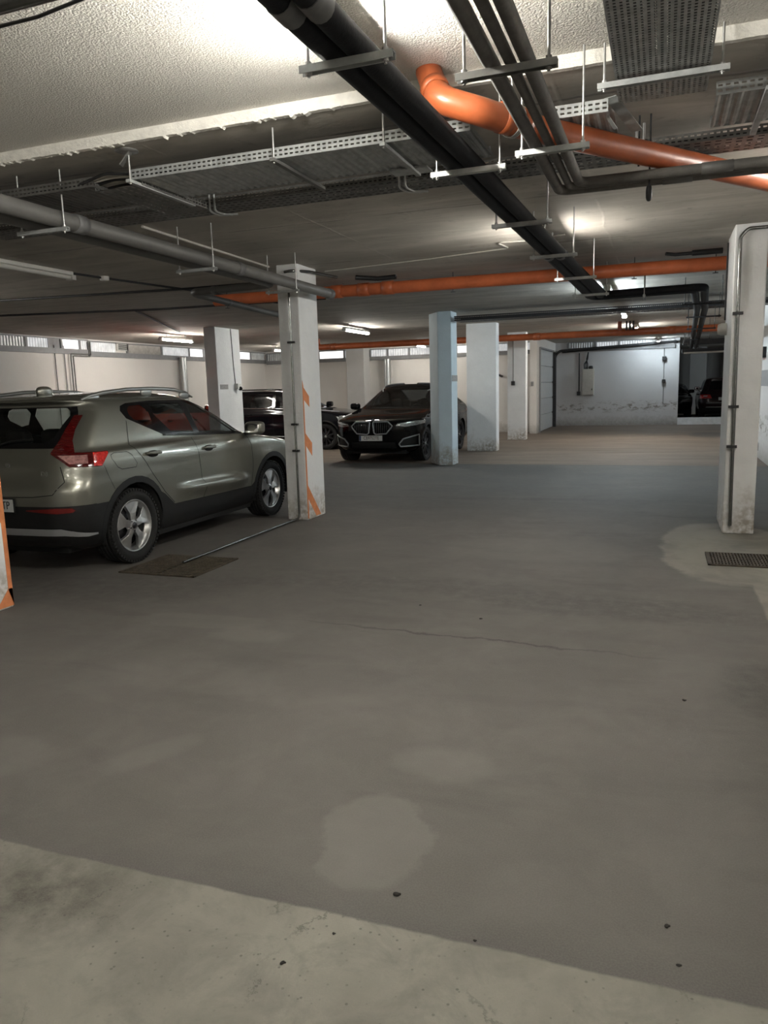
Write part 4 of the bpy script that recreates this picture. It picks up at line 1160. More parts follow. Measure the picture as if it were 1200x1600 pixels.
# the two black foam-covered pipes over the lane
YS = (-1.5, 2.4, 4.2, 5.8, 8.3, 10.75)
lc, rc_ = (-1.105, -1.10, -1.05, -1.02, -.975, -.945), (-1.012, -1.007, -.957, -.924, -.86, -.805)
rad = (.044, .044, .044, .046, .054, .066)
def black(label, xs, tail, off):
    o = thing('insulated_pipe', label, 'pipe', (xs[0], YS[0], 2.74), 'black insulated pipes over the lane')
    s = MB(); pts = [V((x, y, 2.683+r)) for x, y, r in zip(xs, YS, rad)]
    s.tube(pts, list(rad), 16); s.build('pipe_run', 'foam', o)
    s = MB(); s.tube([pts[-1]+V((0, -.04, 0))]+[V(t) for t in tail], .052, 16, .14); s.build('branch_run', 'foam', o)
    return o
bp1 = black('left one of the two black insulated pipes over the lane', lc, [(-.93, 10.98, 2.735), (.36, 10.93, 2.745), (.52, 14, 2.74), (.80, 25, 2.55)], 0)
bp2 = black('right one of the two black insulated pipes over the lane', rc_, [(-.80, 10.84, 2.735), (.48, 10.78, 2.745), (.64, 14, 2.74), (.93, 25, 2.55)], 0)
for o, xs in ((bp1, lc), (bp2, rc_)):
    s = MB()
    i = 0
    for y in (2.25, 7.2):
        x = xs[1] if y < 3 else (xs[3]+xs[4])/2
        r = .045 if y < 3 else .051
        s = MB(); s.tube([(x, y-.05, 2.683+r), (x, y+.05, 2.683+r)], r+.003, 16); s.build('joint_tape', 'tape', o)
for i, (y, x0, x1) in enumerate(((2.55, -1.17, -.89), (4.0, -1.13, -.80), (5.42, -1.11, -.76), (6.87, -1.08, -.74), (8.41, -1.07, -.70), (10.07, -1.06, -.68))):
    nm = ('nearest hanger', 'second hanger', 'third hanger', 'fourth hanger', 'fifth hanger', 'last hanger')[i]
    hanger(nm+' under the two black pipes over the lane', x0, x1, y, 2.675, group='hangers of the black pipes')
for i, (y, x) in enumerate(((12.2, .5), (14.6, .62), (17.2, .70), (20.5, .78))):
    hanger(('first', 'second', 'third', 'fourth')[i]+' hanger under the black pipes past their corner', x-.22, x+.28, y, (2.676, 2.666, 2.62, 2.563)[i], group='hangers of the far black pipes', m='dark_steel')
hanger('thin hanger under the cross run of the black pipes', 10.7, 11.05, -.25, 2.685, along='y', group='hangers of the black pipe cross run')
# three grey foam pipes to the right
for i, (x, r, ye) in enumerate(((-.610, .029, 4.86), (-.543, .020, 4.79), (-.482, .027, 4.72))):
    pipe('insulated_pipe', ('leftmost', 'middle and thinnest', 'rightmost')[i]+' of the three grey foam pipes running to the cross pipe', 'pipe',
         [(x, -1.5, 2.72), (x, ye, 2.72), (.4, ye, 2.72), (1.84, ye+.12, 2.72)], r, 'foam_grey', .06, 'grey foam pipes', [((.05+.1*i, ye, 2.72), (.2+.1*i, ye, 2.72))] if i != 1 else (), 'grey_pvc', .16)
hanger('near hanger under the three grey foam pipes', -.70, -.40, 2.86, 2.685, group='hangers of the grey foam pipes', m='galv_dull')
hanger('far hanger under the three grey foam pipes', -.665, -.38, 3.86, 2.685, group='hangers of the grey foam pipes')
hanger('hanger rods over the grey cross pipe at right', 4.66, 4.92, .98, 2.68, along='y', group='hangers of the cross pipe', m='galv_dull')
s = MB(); s.tube([(-.16, 4.76, 3.05), (-.16, 4.76, 2.78)], .006, 6); s.tube([(-.10, 4.76, 3.05), (-.10, 4.76, 2.66)], .006, 6); s.sell((-.10, 4.76, 2.63), (.018, .018, .045), (.7, .7), 10, 8)
solo('clamp', s, 'dark_steel', 'black rod clamp hanging at the grey cross pipe', 'clamp', loc=(-.1, 4.76, 2.7))
# orange drain pipe with its elbow near the camera
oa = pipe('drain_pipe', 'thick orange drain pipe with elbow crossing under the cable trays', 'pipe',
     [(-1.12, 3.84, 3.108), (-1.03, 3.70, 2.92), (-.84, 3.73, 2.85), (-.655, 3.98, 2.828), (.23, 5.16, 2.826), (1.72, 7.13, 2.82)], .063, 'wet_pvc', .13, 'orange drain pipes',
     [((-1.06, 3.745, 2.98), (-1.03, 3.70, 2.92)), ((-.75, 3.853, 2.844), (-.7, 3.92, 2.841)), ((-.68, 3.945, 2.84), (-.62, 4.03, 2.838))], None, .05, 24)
s = MB(); rr = random.Random(5)
p0 = V((-.715, 3.90, 2.842)); ax = (V((-.655, 3.98, 2.838))-V((-.84, 3.73, 2.85))).normalized(); a1 = ax.cross(V((0, 0, 1))).normalized(); a2 = ax.cross(a1)
for q in range(3):
    s.tube([p0+ax*(.012*q-.01)+(a1*cos(t*2*pi/20)+a2*sin(t*2*pi/20))*(.074+.003*rr.random()) for t in range(20)], .0035, 5, closed=True)
s.tube([p0+V((0, 0, .07)), V((-.72, 3.88, 3.08))], .005, 6); s.build('wire_strap', 'zinc', oa)
pipe('drain_pipe', 'long orange drain pipe crossing the garage behind the black pipes', 'pipe', [(-6.2, 9.9, 2.92), (1.82, 9.9, 2.90)], .080, 'wet_pvc_lit', 0, 'orange drain pipes',
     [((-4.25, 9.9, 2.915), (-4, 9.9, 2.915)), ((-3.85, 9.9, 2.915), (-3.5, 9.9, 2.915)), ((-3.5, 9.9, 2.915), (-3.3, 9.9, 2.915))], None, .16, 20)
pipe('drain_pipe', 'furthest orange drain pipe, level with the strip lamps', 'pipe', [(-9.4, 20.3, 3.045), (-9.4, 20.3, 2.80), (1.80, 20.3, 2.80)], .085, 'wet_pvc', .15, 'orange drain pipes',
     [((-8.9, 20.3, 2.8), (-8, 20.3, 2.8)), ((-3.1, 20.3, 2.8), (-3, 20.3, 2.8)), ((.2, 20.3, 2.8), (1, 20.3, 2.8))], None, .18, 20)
for i, x in enumerate((-1.02, -.86, -.78, -.70)):
    s = MB(); s.cyl((x, 20.05, 3.05), (x, 20.05, 2.83), .05 if i == 0 else .025, 12)
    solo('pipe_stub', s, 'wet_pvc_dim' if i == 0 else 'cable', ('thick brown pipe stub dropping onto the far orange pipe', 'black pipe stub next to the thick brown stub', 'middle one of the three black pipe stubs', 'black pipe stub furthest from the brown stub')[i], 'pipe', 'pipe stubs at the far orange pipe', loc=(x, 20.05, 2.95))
for i, x in enumerate((-6.0, -2.6, -.35, .55)):
    s = MB(); s.cyl((x, 9.9, 3.05), (x, 9.9, 2.80), .005, 6); s.bar((x-.03, 9.9, 2.80), (x+.03, 9.9, 2.80), .03, .006)
    solo('pipe_hook', s, 'dark_steel', ('thin hook of the long orange pipe left of the striped column', 'thin hook of the long orange pipe right of its couplings', 'thin hook of the long orange pipe right of the black pipes', 'thin hook of the long orange pipe near the right-hand column')[i], 'hook', 'hooks of the long orange pipe', loc=(x, 9.9, 3))
# grey drain pipe over the silver SUV
pipe('drain_pipe', 'grey drain pipe running over the silver SUV to the striped column', 'pipe', [(-3.82, -1, 2.77), (-3.82, 5.0, 2.755), (-3.84, 8.72, 2.735)], .056, 'grey_pvc', 0, 'grey drain pipes',
     [((-3.82, 4.42, 2.757), (-3.82, 5, 2.757)), ((-3.83, 6.55, 2.747), (-3.83, 7, 2.747)), ((-3.84, 8.70, 2.735), (-3.84, 9, 2.735))], 'tape', .10, 20)
pipe('drain_pipe', 'thinner grey drain pipe side by side with the thick one over the silver SUV', 'pipe', [(-4.03, -1, 2.75), (-4.03, 5.2, 2.74), (-4.0, 7.58, 2.73), (-5.05, 7.60, 2.72), (-5.10, 7.75, 2.715), (-5.42, 10.6, 2.70)], .040, 'grey_pvc', .12, 'grey drain pipes',
     [((-4.75, 7.6, 2.722), (-4.6, 7.6, 2.722)), ((-5.2, 8.6, 2.71), (-5.22, 8.8, 2.71))], 'tape', .09, 16)
hanger('hanger under the grey drain pipes left of the cable tray junction', -4.10, -3.74, 4.19, 2.688, group='hangers of the grey drain pipes')
hanger('hanger under the grey drain pipes at mid length', -4.10, -3.75, 5.99, 2.675, group='hangers of the grey drain pipes')
hanger('hanger under the grey drain pipes in front of the striped column', -4.10, -3.76, 7.64, 2.665, group='hangers of the grey drain pipes')
pipe('conduit', 'thin white conduit on the slab above the grey drain pipe', 'conduit', [(-4.31, 5.78, 3.035), (-4.41, 8.25, 3.035)], .012, 'white_cable', 0, 'ceiling conduits')
pipe('conduit', 'grey steel pipe along the ceiling at the top left corner', 'conduit', [(-4.5, 2.28, 2.93), (-1.40, 2.28, 2.95)], .026, 'steel_tube', 0, 'ceiling conduits', n=14)
s = MB(); s.tube([(-3.4, 2.62, 3.09), (-2.7, 2.56, 3.04), (-2.3, 2.54, 3.03), (-1.9, 2.55, 3.08), (-1.6, 2.57, 3.10)], .007, 8)
solo('cable', s, 'cable', 'thin sagging cable on the rough ceiling at top left', 'cable', loc=(-2.3, 2.54, 3.03))
# cables and conduits on the slab over the left bays
for lab, pts, r, m in (
    ('dark conduit from the unlit lamp to the round junction box', [(-6.62, 7.45, 3.03), (-6.56, 7.92, 3.03)], .014, 'dark_steel'),
    ('dark conduit leaving the round junction box towards the far bays', [(-6.55, 7.98, 3.03), (-6.3, 9.6, 3.03), (-5.9, 12.5, 3.03)], .014, 'dark_steel'),
    ('dark cable along the slab joint left of the striped column', [(-12, 8.62, 3.03), (-6.4, 9.3, 3.03), (-4.4, 9.35, 3.03)], .016, 'dark_steel'),
    ('dark conduit over the far left bays', [(-13.5, 9.6, 3.0), (-8.0, 11.0, 3.0), (-5.0, 11.2, 3.0)], .018, 'dark_steel'),
    ('thin conduit towards the strip lamp left of the camera column', [(-8.6, 11.1, 3.035), (-10.8, 15.6, 3.03)], .014, 'dark_steel'),
    ('white cable stapled to the slab between the orange pipe and the lane lamp', [(-4.0, 8.95, 3.042), (-2.6, 8.72, 3.042), (-1.6, 8.48, 3.042), (-1.66, 8.10, 3.042), (-1.30, 8.16, 3.042), (-.95, 8.0, 3.042)], .008, 'white_cable')):
    pipe('conduit' if 'conduit' in lab else 'cable', lab, 'conduit' if 'conduit' in lab else 'cable', pts, r, m, .05, 'cables on the slab', n=8)
s = MB(); s.lathe([(.001, -.05), (.05, -.05), (.056, -.04), (.056, 0)], Matrix.Translation((-6.55, 7.95, 3.05)), 20)
solo('junction_box', s, 'white_plastic', 'round junction box on the slab above the silver SUV', 'box', loc=(-6.55, 7.95, 3.02))
s = MB(); s.tube([(-3.75, 9.35, 3.0), (-3.5, 9.5, 2.985), (-3.25, 9.5, 2.99)], .03, 10); solo('hose', s, 'cable', 'short black hose lying on the long orange pipe', 'hose', loc=(-3.5, 9.5, 3))

# cable trays
def slotted_rail(mb, P, a0, a1, h, pitch=.034, sl=.020, sh=.009, rows=2):
    n = int((a1-a0)/pitch); us = []
    for i in range(n): us += [a0+i*pitch, a0+i*pitch+(pitch-sl)/2, a0+i*pitch+(pitch+sl)/2]
    us.append(a0+n*pitch)
    vs = [0]; gap = h/(rows+.6)
    for r in range(rows):
        c = h*.5+(r-(rows-1)/2)*gap
        vs += [c-sh/2, c+sh/2]
    vs.append(h)
    mb.grid_holes(P, us, vs, lambda i, j: i % 3 == 1 and j % 2 == 1)
def ribbed(mb, P, a0, a1, w0, w1, pitch=.05, amp=.010):
    n = int((a1-a0)/pitch*4); vs = []
    for i in range(n+1):
        a = a0+(a1-a0)*i/n; o = amp*(0, 0, 1, 1)[i % 4]
        vs += [P(a, w0, o), P(a, w1, o)]
    mb.add(vs, [(2*i, 2*i+1, 2*i+3, 2*i+2) for i in range(n)])
def tray(label, a0, a1, w0, w1, z, m, along='x', h=.06, rib=True, group='cable trays'):
    P3 = (lambda a, w, zz: (a, w, zz)) if along == 'x' else (lambda a, w, zz: (w, a, zz))
    o = thing('cable_tray', label, 'cable tray', P3((a0+a1)/2, (w0+w1)/2, z), group)
    for w in (w0, w1):
        s = MB(); slotted_rail(s, lambda u, v: P3(u, w, z+v), a0, a1, h); 
        s.build('side_rail', m, o, solid=.002)
    s = MB()
    if rib: ribbed(s, lambda a, w, q: P3(a, w, z+q), a0, a1, w0, w1)
    else:
        us = []; vv = []; na = int((a1-a0)/.055); nw = max(3, int((w1-w0)/.055))
        for q in range(na): us += [a0+(a1-a0)*(q+t)/na for t in (0, .22, .78)]
        for q in range(nw): vv += [w0+(w1-w0)*(q+t)/nw for t in (0, .38, .62)]
        us.append(a1); vv.append(w1)
        s.grid_holes(lambda u, v: P3(u, v, z), us, vv, lambda i, j: i % 3 == 1 and j % 3 == 1)
    s.build('tray_bottom', m, o)
    return o
t1 = tray('long slotted cable tray running left from the black pipes', -3.12, -.95, 4.11, 4.62, 2.895, 'galv')
t0 = tray('slotted cable tray left of the tray junction over the grey pipe', -4.75, -3.42, 4.13, 4.62, 2.895, 'galv_dull')
t2 = tray('slotted cable tray right of the perforated tray', .20, 1.84, 4.13, 4.62, 2.895, 'galv')
t2b = tray('short slotted cable tray between the grey foam pipes and the perforated tray', -.56, -.26, 4.13, 4.62, 2.895, 'galv')
t3 = tray('narrow slotted cable tray running parallel behind the long tray', -5.3, 1.84, 4.93, 5.22, 2.915, 'galv_dull', h=.055, rib=False)
t4 = tray('short cross tray joining the long tray to the narrow one', 4.16, 4.92, -3.44, -3.08, 2.875, 'galv_dull', along='y', h=.05, rib=False)
t5 = tray('dark cable tray across the lane between the two far orange pipes', -3.85, 1.8, 14.7, 15.2, 2.84, 'dark_steel', h=.09, rib=False)
for i, (xa, lab) in enumerate((((-3.5, 'cable bundle lying across the cut of the slotted tray'),))[0:1]):
    o = thing('cable_bundle', lab, 'cable', (-3.3, 4.2, 2.95))
    rr = random.Random(2)
    for k in range(7):
        s = MB(); y = 4.12+.03*k; z = 2.915+.008*(k % 3)
        s.tube([(-4.2, y+.05, z), (-3.55, y+.02*rr.random(), z+.005), (-3.30, y-.03, z+.035*rr.random()), (-3.0, y+.03, z+.01), (-2.2, y+.04, z-.002)], .009+.004*rr.random(), 8, .2)
        s.build('cable_strand', 'white_cable' if k % 3 else 'cable', o)
for k, (y, z) in enumerate(((4.99, 2.935), (5.04, 2.936), (5.09, 2.935))):
    s = MB(); s.tube([(-5.2, y, z), (-2.5, y+.01, z), (-1.6, y-.02, z+.02), (-1.2, y, z+.015), (1.8, y, z)], .016, 8, .2)
    solo('cable', s, 'cable', ('nearest', 'middle', 'furthest')[k]+' thick black cable lying in the narrow tray', 'cable', 'thick cables in the narrow tray', loc=(-1.6, y, z))
# perforated wide tray overhead
pt = thing('cable_tray', 'wide perforated cable tray overhead at the top right', 'cable tray', (-.04, 2.6, 2.95), 'cable trays')
s = MB(); us = []; vv = []
nx, px_ = 17, .0238
for i in range(nx): us += [-.242+i*px_, -.242+i*px_+.0065, -.242+i*px_+.0175]
us.append(-.242+nx*px_)
ny, py_ = 118, .0245
for i in range(ny): vv += [1.33+i*py_, 1.33+i*py_+.0055, 1.33+i*py_+.0185]
vv.append(1.33+ny*py_)
s.grid_holes(lambda u, v: (u, v, 2.952), us, vv, lambda i, j: i % 3 == 1 and j % 3 == 1); s.build('tray_bottom', 'galv', pt, solid=.002)
for x in (-.242, .163):
    s = MB(); slotted_rail(s, lambda u, v: (x, u, 2.952+v), 1.33, 4.22, .06); s.build('side_rail', 'galv', pt, solid=.002)
for k in range(9):
    s = MB(); x = -.215+.044*k; s.tube([(x, 1.34, 2.978), (x+.006, 2.2, 2.977), (x-.004, 3.1, 2.978), (x, 4.18, 2.977)], .0205, 8, .2)
    solo('cable', s, 'cable', ('leftmost', 'second from left', 'third from left', 'fourth from left', 'middle', 'fourth from right', 'third from right', 'second from right', 'rightmost')[k]+' black cable in the perforated overhead tray', 'cable', 'black cables in the perforated tray', loc=(x, 2.7, 2.978))
o = hanger('wide channel hanger under the perforated overhead tray', -.29, .21, 3.88, 2.935, group='tray hangers')
for i, (x, y0, y1) in enumerate(((-3.10, 4.09, 4.75), (-2.11, 4.09, 4.75), (-1.45, 4.10, 4.72), (.42, 4.10, 4.75))):
    o = thing('tray_hanger', ('tray hanger at the junction end of the long tray', 'tray hanger midway along the long tray', 'tray hanger of the long tray near the black pipes', 'tray hanger of the right-hand slotted tray')[i], 'hanger', (x, y0, 2.88), 'tray hangers')
    s = MB(); s.cyl((x, y0-.015, 2.86), (x, y0-.015, 3.05), .006, 8); s.build('threaded_rod', 'zinc', o)
    s = MB(); s.bar((x, y0-.04, 2.876), (x, y1, 2.876), .03, .018); s.build('bracket_arm', 'galv' if i != 1 else 'galv_dull', o)
for i, x in enumerate((-3.05, -1.62, -.16)):
    o = thing('tray_hanger', ('hook hanger of the narrow tray below the junction', 'hook hanger of the narrow tray left of the black pipes', 'bright hook hanger of the narrow tray under the perforated tray')[i], 'hanger', (x, 4.9, 2.88), 'hook hangers')
    s = MB()
    for dx in (-.02, .02): s.tube([(x+dx, 4.905, 3.05), (x+dx, 4.905, 2.86), (x+dx+.04, 4.96, 2.845), (x+dx+.12, 5.02, 2.85)], .008, 8, .03)
    s.build('hook_rod', 'zinc' if i else 'galv', o)
s = MB(); s.box(-1.60, -1.36, 4.60, 4.72, 2.882, 2.892); solo('cover_plate', s, 'galv', 'small flat plate under the long cable tray', 'plate', loc=(-1.5, 4.65, 2.885))
s = MB(); s.bar((-3.15, 4.06, 2.97), (-3.09, 4.08, 3.045), .05, .006); s.lathe([(.001, 3.045), (.07, 3.045), (.07, 3.05)], Matrix.Translation((-3.10, 4.06, 0)), 16)
solo('ceiling_bracket', s, 'galv_dull', 'strap bracket with round plate above the tray junction', 'bracket', loc=(-3.1, 4.06, 3.04))
s = MB(); s.bar((-.28, 4.16, 2.97), (-.16, 4.45, 2.88), .06, .004); s.bar((-.30, 4.20, 2.90), (-.26, 4.30, 2.86), .02, .004)
solo('tray_connector', s, 'galv', 'bent slotted connector hanging at the corner of the perforated tray', 'bracket', loc=(-.25, 4.2, 2.95))

# far right, above the opening: tangle of trays and ducts
for i, (y, z, h, lab) in enumerate(((27.2, 2.72, .16, 'dark duct tray above the opening, upper one'), (28.2, 2.50, .12, 'dark duct tray above the opening, lower one'))):
    s = MB(); s.box(.62, 6, y, y+.5, z, z+h); du = solo('duct', s, 'dark_steel', lab, 'duct', 'ducts above the opening', loc=(2, y, z))
    for q in (1.0, 3.0, 5.0):
        s = MB(); s.cyl((q, y+.25, z+h), (q, y+.25, ZC), .008, 6); s.build('support_rod', 'dark_steel', du)
pp = pipe('pipe', 'pale pipe across the opening beneath the dark ducts', 'pipe', [(.65, 27.0, 2.44), (5, 27.0, 2.47)], .03, 'white_plastic', 0, None)
for q in (.9, 3.0): s = MB(); s.cyl((q, 27.0, 2.44), (q, 27.0, ZC), .006, 6); s.build('support_rod', 'dark_steel', pp)
for i in range(5):
    s = MB(); x = .55+.13*i; y = 23+.9*i
    s.tube([(x, y, 3.05), (x+.01, y, 2.55-.02*i)], .008, 6); s.tube([(x-.06, y, 2.58), (x+.1, y, 2.58)], .01, 6)
    solo('pipe_hook', s, 'dark_steel', 'thin dark rod hanging among the pipes above the opening', 'hook', 'rods above the opening', loc=(x, y, 3))

# ------------------------------------------------------------------ wall fittings
ga = tag(bpy.data.objects.new('door_1', None), 'white sectional garage door in the side wall', 'garage door'); COL.objects.link(ga); ga.location = (-3.80, 26.8, 0); ga['kind'] = 'structure'
for i in range(5):
    s = MB(); s.box(-3.80, -3.76, 25.14, 28.43, .02+.54*i, .545+.54*i)
    for k in range(2): s.box(-3.762, -3.757, 25.2, 28.36, .12+.54*i+.2*k, .20+.54*i+.2*k)
    s.build('door_panel', 'door_white', ga, bevel=.008)
s = MB(); s.tube([(-3.68, 28.50, 0), (-3.68, 28.50, 2.55), (-3.55, 28.50, 2.74), (.45, 28.95, 2.92)], .045, 10, .25); s.box(-3.75, -3.66, 28.42, 28.47, 0, 2.7)
s.build('door_track', 'dark_steel', ga)
s = MB(); s.box(-3.75, -3.70, 25.05, 25.13, 0, 2.74); s.box(-3.75, -3.70, 25.1, 28.45, 2.70, 2.76); s.build('door_frame', 'frame_grey', ga)
s = MB()
for i in range(4): s.box(-3.757, -3.745, 28.30, 28.42, .52+.54*i, .58+.54*i)
s.build('hinge', 'dark_steel', ga)
eb = thing('electric_cabinet', 'beige wall cabinet with black cables on the back wall', 'cabinet', (-2.55, 29.05, 1.12))
s = MB(); s.box(-2.76, -2.34, 28.92, 29.098, 1.12, 2.07); s.build('cabinet_body', 'box_beige', eb, bevel=.01)
s = MB(); s.box(-2.73, -2.37, 28.905, 28.92, 1.15, 2.04); d = s.build('cabinet_door', 'box_beige', eb, bevel=.004)
s = MB(); s.box(-2.42, -2.39, 28.885, 28.905, 1.30, 1.36); s.build('latch', 'dark_steel', d)
s = MB()
for k in range(3): s.tube([(-2.68+.05*k, 29.02, 2.07), (-2.70+.06*k, 29.03, 2.25), (-2.58-.02*k, 29.05, 2.42), (-2.56, 29.05, 2.68)], .022, 8, .1)
s.sell((-2.46, 29.0, 2.12), (.08, .06, .06), (.6, .6), 12, 8); s.build('feed_cable', 'cable', eb)
s = MB(); s.tube([(-2.88, 29.07, 2.66), (-2.88, 29.07, 1.2)], .022, 8); s.box(-2.95, -2.83, 29.02, 29.1, 1.12, 1.26); s.build('side_conduit', 'dark_steel', eb)
pipe('conduit', 'dark conduit along the top of the back wall', 'conduit', [(-3.5, 29.05, 2.70), (-1.5, 29.05, 2.80), (.5, 29.05, 2.90)], .022, 'dark_steel', 0, 'back wall conduits', n=8)
cd = pipe('conduit', 'thin conduit with a switch down the right end of the back wall', 'conduit', [(.05, 29.07, 2.86), (.06, 29.07, .75)], .009, 'grey_pvc', 0, 'back wall conduits', n=8)
s = MB(); s.box(-.01, .13, 29.0, 29.09, 2.28, 2.42); s.box(.0, .12, 29.01, 29.09, 1.50, 1.62); s.build('switch_box', 'dark_steel', cd, bevel=.01)
cd = pipe('conduit', 'thin conduit with a switch on the column left of the garage door', 'conduit', [(-4.01, 21.885, 2.95), (-4.01, 21.885, 1.66)], .012, 'grey_pvc', 0, None, n=8)
s = MB(); s.box(-4.06, -3.96, 21.84, 21.9, 1.56, 1.68); s.build('switch_box', 'dark_steel', cd, bevel=.008)
s = MB(); s.box(-4.13, -4.08, 24.57, 24.6, 1.5, 1.66); s = MB(); s.box(-3.93, -3.85, 24.56, 24.6, 1.52, 1.66)
solo('light_switch', s, 'sign', 'small grey switch on the wall left of the garage door', 'switch', loc=(-3.9, 24.6, 1.6))
s = MB(); s.bar((-5.22, 25.44, 1.95), (-5.02, 25.40, 1.86), .10, .06); s.bar((-5.2, 25.5, 2.02), (-5.2, 25.42, 1.95), .03, .03)
solo('wall_lamp', s, 'dark_steel', 'small dark spotlight on the far wall between two white columns', 'lamp', loc=(-5.1, 25.45, 1.9))
# flexible silver ducts dropping down the walls
def flex(label, p, q, r, group):
    s = MB(); p, q = V(p), V(q); n = int((p-q).length/.05)
    pts = [p+(q-p)*i/(2*n) for i in range(2*n+1)]
    s.tube(pts, [r if i % 2 else r*.90 for i in range(2*n+1)], 14)
    o = thing('flexible_duct', label, 'duct', tuple(p), group); s.build('hose_run', 'satin', o)
    c = MB(); m = (p*.55+q*.45); c.tube([m+V((0, 0, -.02)), m+V((0, 0, .02))], r*1.15, 14); c.build('clamp_band', 'dark_steel', o)
flex('silver ribbed duct down the left wall beyond the silver SUV', (-13.85, 20.05, 2.70), (-13.85, 20.05, 0), .12, 'ribbed wall ducts')
flex('silver ribbed duct down the far wall above the coupe SUV', (-9.08, 25.36, 2.6), (-9.08, 25.36, 0), .13, 'ribbed wall ducts')
for i, (y, lab, r) in enumerate(((14.92, 'thin black cable down the left wall, nearest of the wall lines', .010), (15.24, 'thin grey cable down the left wall, second of the wall lines', .012))):
    pipe('cable', lab, 'cable', [(-13.97, y, 2.85), (-13.97, y+.02, 0)], r, 'cable' if i == 0 else 'frame_grey', 0, 'cables down the left wall', n=6)
for i, y in enumerate((15.42, 15.50)):
    pipe('conduit', ('nearer' if i == 0 else 'farther')+' one of the twin steel conduits down the left wall', 'conduit', [(-13.93, 16.08+.06*i, 2.98), (-13.93, 16.08+.06*i, 2.66-.05*i), (-13.93, y, 2.66-.05*i), (-13.93, y, 0)], .016, 'galv_dull', .05, 'twin wall conduits', n=8)

# striped column conduit that runs on over the floor into the drain grate
cc = pipe('conduit', 'steel conduit down the striped column and over the floor to the drain grate', 'conduit',
     [(-4.155, 8.235, 2.72), (-4.15, 8.235, .03), (-4.17, 5.82, .022)], .013, 'steel_tube', .06, 'column conduits', n=10)
for z in (2.15, 1.18, .86):
    s = MB(); s.box(-4.20, -4.115, 8.22, 8.262, z-.012, z+.012); s.build('conduit_clip', 'dark_steel', cc)
s = MB(); s.tube([(-4.20, 8.24, 2.96), (-4.10, 8.22, 2.965), (-4.0, 8.5, 2.98), (-3.95, 9.2, 3.0)], .018, 10, .08)
solo('conduit', s, 'steel_tube', 'bent steel conduit over the head of the striped column', 'conduit', loc=(-4.1, 8.22, 2.96))
cc = pipe('conduit', 'steel conduit with elbow down the right-hand column', 'conduit', [(1.84, 8.36, 3.0), (.74, 8.352, 3.0), (.675, 8.352, 2.93), (.70, 8.352, .09)], .017, 'steel_tube', .07, 'column conduits', n=12)
for z in (2.21, 1.30, .90):
    s = MB(); s.box(.635, .73, 8.335, 8.385, z-.014, z+.014); s.build('conduit_clip', 'dark_steel', cc)
pipe('cable', 'thin dark cable up the far edge of the right-hand column', 'cable', [(.618, 9.1, 2.2), (.618, 9.1, 3.0)], .010, 'cable', 0, None, n=6)
s = MB(); s.lathe([(.001, .09), (.05, .085), (.065, .05), (.065, 0)], Matrix.Translation((.63, 8.98, 2.10)) @ Matrix.Rotation(-pi/2, 4, 'Y'), 20)
solo('alarm_bell', s, 'white_plastic', 'round white alarm sounder on the side of the right-hand column', 'alarm', loc=(.6, 8.98, 2.1))
s = MB(); s.tube([(.60, 9.6, 3.0), (.1, 9.55, 2.99), (.0, 9.5, 3.0)], .02, 8); s.tube([(.60, 9.6, 3.0), (.28, 9.57, 2.995)], .032, 8)
solo('hose', s, 'cable', 'short black hose on the slab left of the right-hand column head', 'hose', loc=(.3, 9.5, 3))
s = MB(); s.box(1.74, 1.85, 16.2, 16.7, 1.96, 2.16); s.box(1.70, 1.74, 16.35, 16.5, 2.02, 2.1)
solo('wall_box', s, 'dark_steel', 'black box on the right-hand wall at eye height', 'box', loc=(1.8, 16.4, 2.05))
s = MB(); s.box(1.80, 1.85, 16.7, 17.0, .14, .30)
solo('wall_box', s, 'dark_steel', 'black socket low on the right-hand wall', 'box', loc=(1.82, 16.85, .2))

# ------------------------------------------------------------------ drain grates
def grate(label, x0, x1, y0, y1, nb, nc, broken=False):
    o = thing('drain_grate', label, 'drain grate', ((x0+x1)/2, (y0+y1)/2, 0), 'drain grates')
    s = MB(); s.box(x0, x1, y0, y1, 0, .002); s.build('pit', 'pit', o)
    s = MB()
    for a in (x0, x1-.02): s.box(a, a+.02, y0, y1, .002, .012)
    for a in (y0, y1-.02): s.box(x0, x1, a, a+.02, .002, .012)
    s.build('grate_frame', 'rust', o)
    s = MB()
    for i in range(1, nb):
        x = x0+(x1-x0)*i/nb
        if broken and abs(x-(x0+x1)/2-.0) < .02: continue
        s.box(x-.007, x+.007, y0+.02, y1-.02, .004, .013)
    for i in range(1, nc):
        y = y0+(y1-y0)*i/nc; s.box(x0+.02, x1-.02, y-.006, y+.006, .004, .011)
    s.build('grate_bars', 'rust', o)
grate('rusty drain grate beside the rear wheel of the silver SUV', -4.57, -3.77, 5.40, 6.14, 26, 9, True)
grate('rusty drain grate at the foot of the right-hand column', .42, 1.15, 6.87, 7.38, 28, 7)

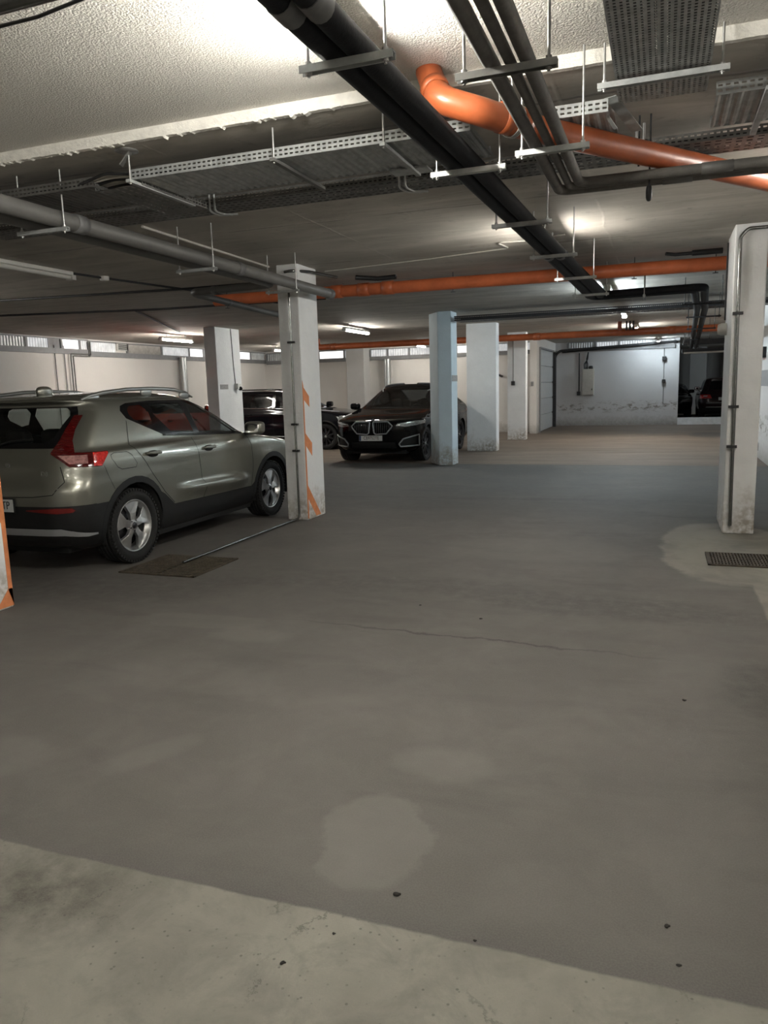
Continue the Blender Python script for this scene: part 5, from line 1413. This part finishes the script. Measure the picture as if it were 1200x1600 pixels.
# bits of dirt on the floor
for i, (x, y, r, lab) in enumerate(((-.74, 2.02, .013, 'black bit of dirt below the pale round patch'), (-.95, 1.65, .009, 'dark bit of dirt on the pale strip of floor'), (-.86, 1.80, .006, 'tiny dark bit at the edge of the pale strip'),
        (.09, 1.98, .008, 'dark bit of dirt near the right end of the floor joint'), (.06, 2.13, .010, 'long dark crumb above the right end of the floor joint'), (.15, 3.84, .012, 'dark scrap on the floor in front of the right-hand grate'),
        (-1.12, 4.89, .012, 'dark crumb in mid lane'), (-1.62, 5.1, .010, 'dark crumb left of mid lane'), (-.46, 1.90, .006, 'tiny dark bit on the floor joint'))):
    r *= .68; s = MB(); s.sell((x, y, r*.35), (r*1.3, r*.9, r*.5), (.9, .9), 10, 6, Matrix.Rotation(i*1.1, 3, 'Z'))
    s.sell((x+r, y+r*.5, r*.25), (r*.6, r*.5, r*.35), (.9, .9), 8, 6)
    solo('dirt_crumb', s, 'plug', lab, 'dirt', 'crumbs of dirt on the floor', loc=(x, y, 0))

# ------------------------------------------------------------------ cars
car('car', 'silver grey compact SUV with red tail lamps parked on the left', 'car', silver, (-5.575, 4.97, 0), pi/2, 'parked cars')
car('car', 'black coupe-roofed SUV facing the lane behind the pale blue column', 'car', coupe, (-5.73, 15.0+4.83, 0), -pi/2, 'parked cars')
car('car', 'dark estate-like SUV side on behind the striped column', 'car', plain(4.6, 1.86, 1.62, .98, 'dark_paint', .92, 3.66, .35, 'ten', estate_extra), (-7.45-4.6, 19.3, 0), 0, 'parked cars')
car('car', 'red SUV seen through the windows of the silver SUV', 'car', plain(4.3, 1.82, 1.61, 1.04, 'red_paint', .85, 3.48, .34, 'double', None, 'darkglass', False), (-11.1, 12.9, 0), pi/2, 'parked cars')
car('car', 'dark maroon SUV seen from behind in the opening at far right', 'car', plain(4.6, 1.86, 1.66, 1.0, 'maroon_paint', .92, 3.66, .35, 'double', far_extra, 'darkglass', False), (2.35, 32.2, 0), pi/2, 'parked cars')
car('car', 'black car left of the maroon SUV in the opening', 'car', plain(4.4, 1.80, 1.45, .90, 'black_paint', .88, 3.48, .33, 'double', None, 'darkglass', False), (.30, 37.6, 0), -pi/2, 'parked cars')

# ------------------------------------------------------------------ daylight level, camera
w = bpy.data.worlds.new('World'); S.world = w; w.use_nodes = True
w.node_tree.nodes['Background'].inputs[0].default_value = (.5, .55, .6, 1); w.node_tree.nodes['Background'].inputs[1].default_value = .02
F_PX, YAW, PIT, ROL, HC = 1176.3, .353454, .162760, .028394, 1.58
f = V((-sin(YAW)*cos(PIT), cos(YAW)*cos(PIT), -sin(PIT))); r = V((cos(YAW), sin(YAW), 0)); d = f.cross(r)
r2 = r*cos(ROL)+d*sin(ROL); d2 = -r*sin(ROL)+d*cos(ROL)
cd_ = bpy.data.cameras.new('camera'); co = bpy.data.objects.new('camera', cd_); COL.objects.link(co)
mt = Matrix((r2, -d2, -f)).transposed().to_4x4(); mt.translation = (0, 0, HC); co.matrix_world = mt
cd_.sensor_fit = 'VERTICAL'; cd_.sensor_height = 36; cd_.sensor_width = 27; cd_.lens = 36*F_PX/1600; cd_.clip_start = .05; cd_.clip_end = 200
S.camera = co
S.view_settings.view_transform = 'Standard'; S.view_settings.look = 'None'; S.view_settings.gamma = 1
S.view_settings.use_curve_mapping = False; S.view_settings.exposure = 4.0
S.cycles.use_denoising = True; S.cycles.use_adaptive_sampling = True; S.cycles.adaptive_threshold = .015; S.cycles.max_bounces = 10; S.cycles.diffuse_bounces = 6; S.cycles.glossy_bounces = 5; S.cycles.transparent_max_bounces = 24
S.cycles.sample_clamp_indirect = 6
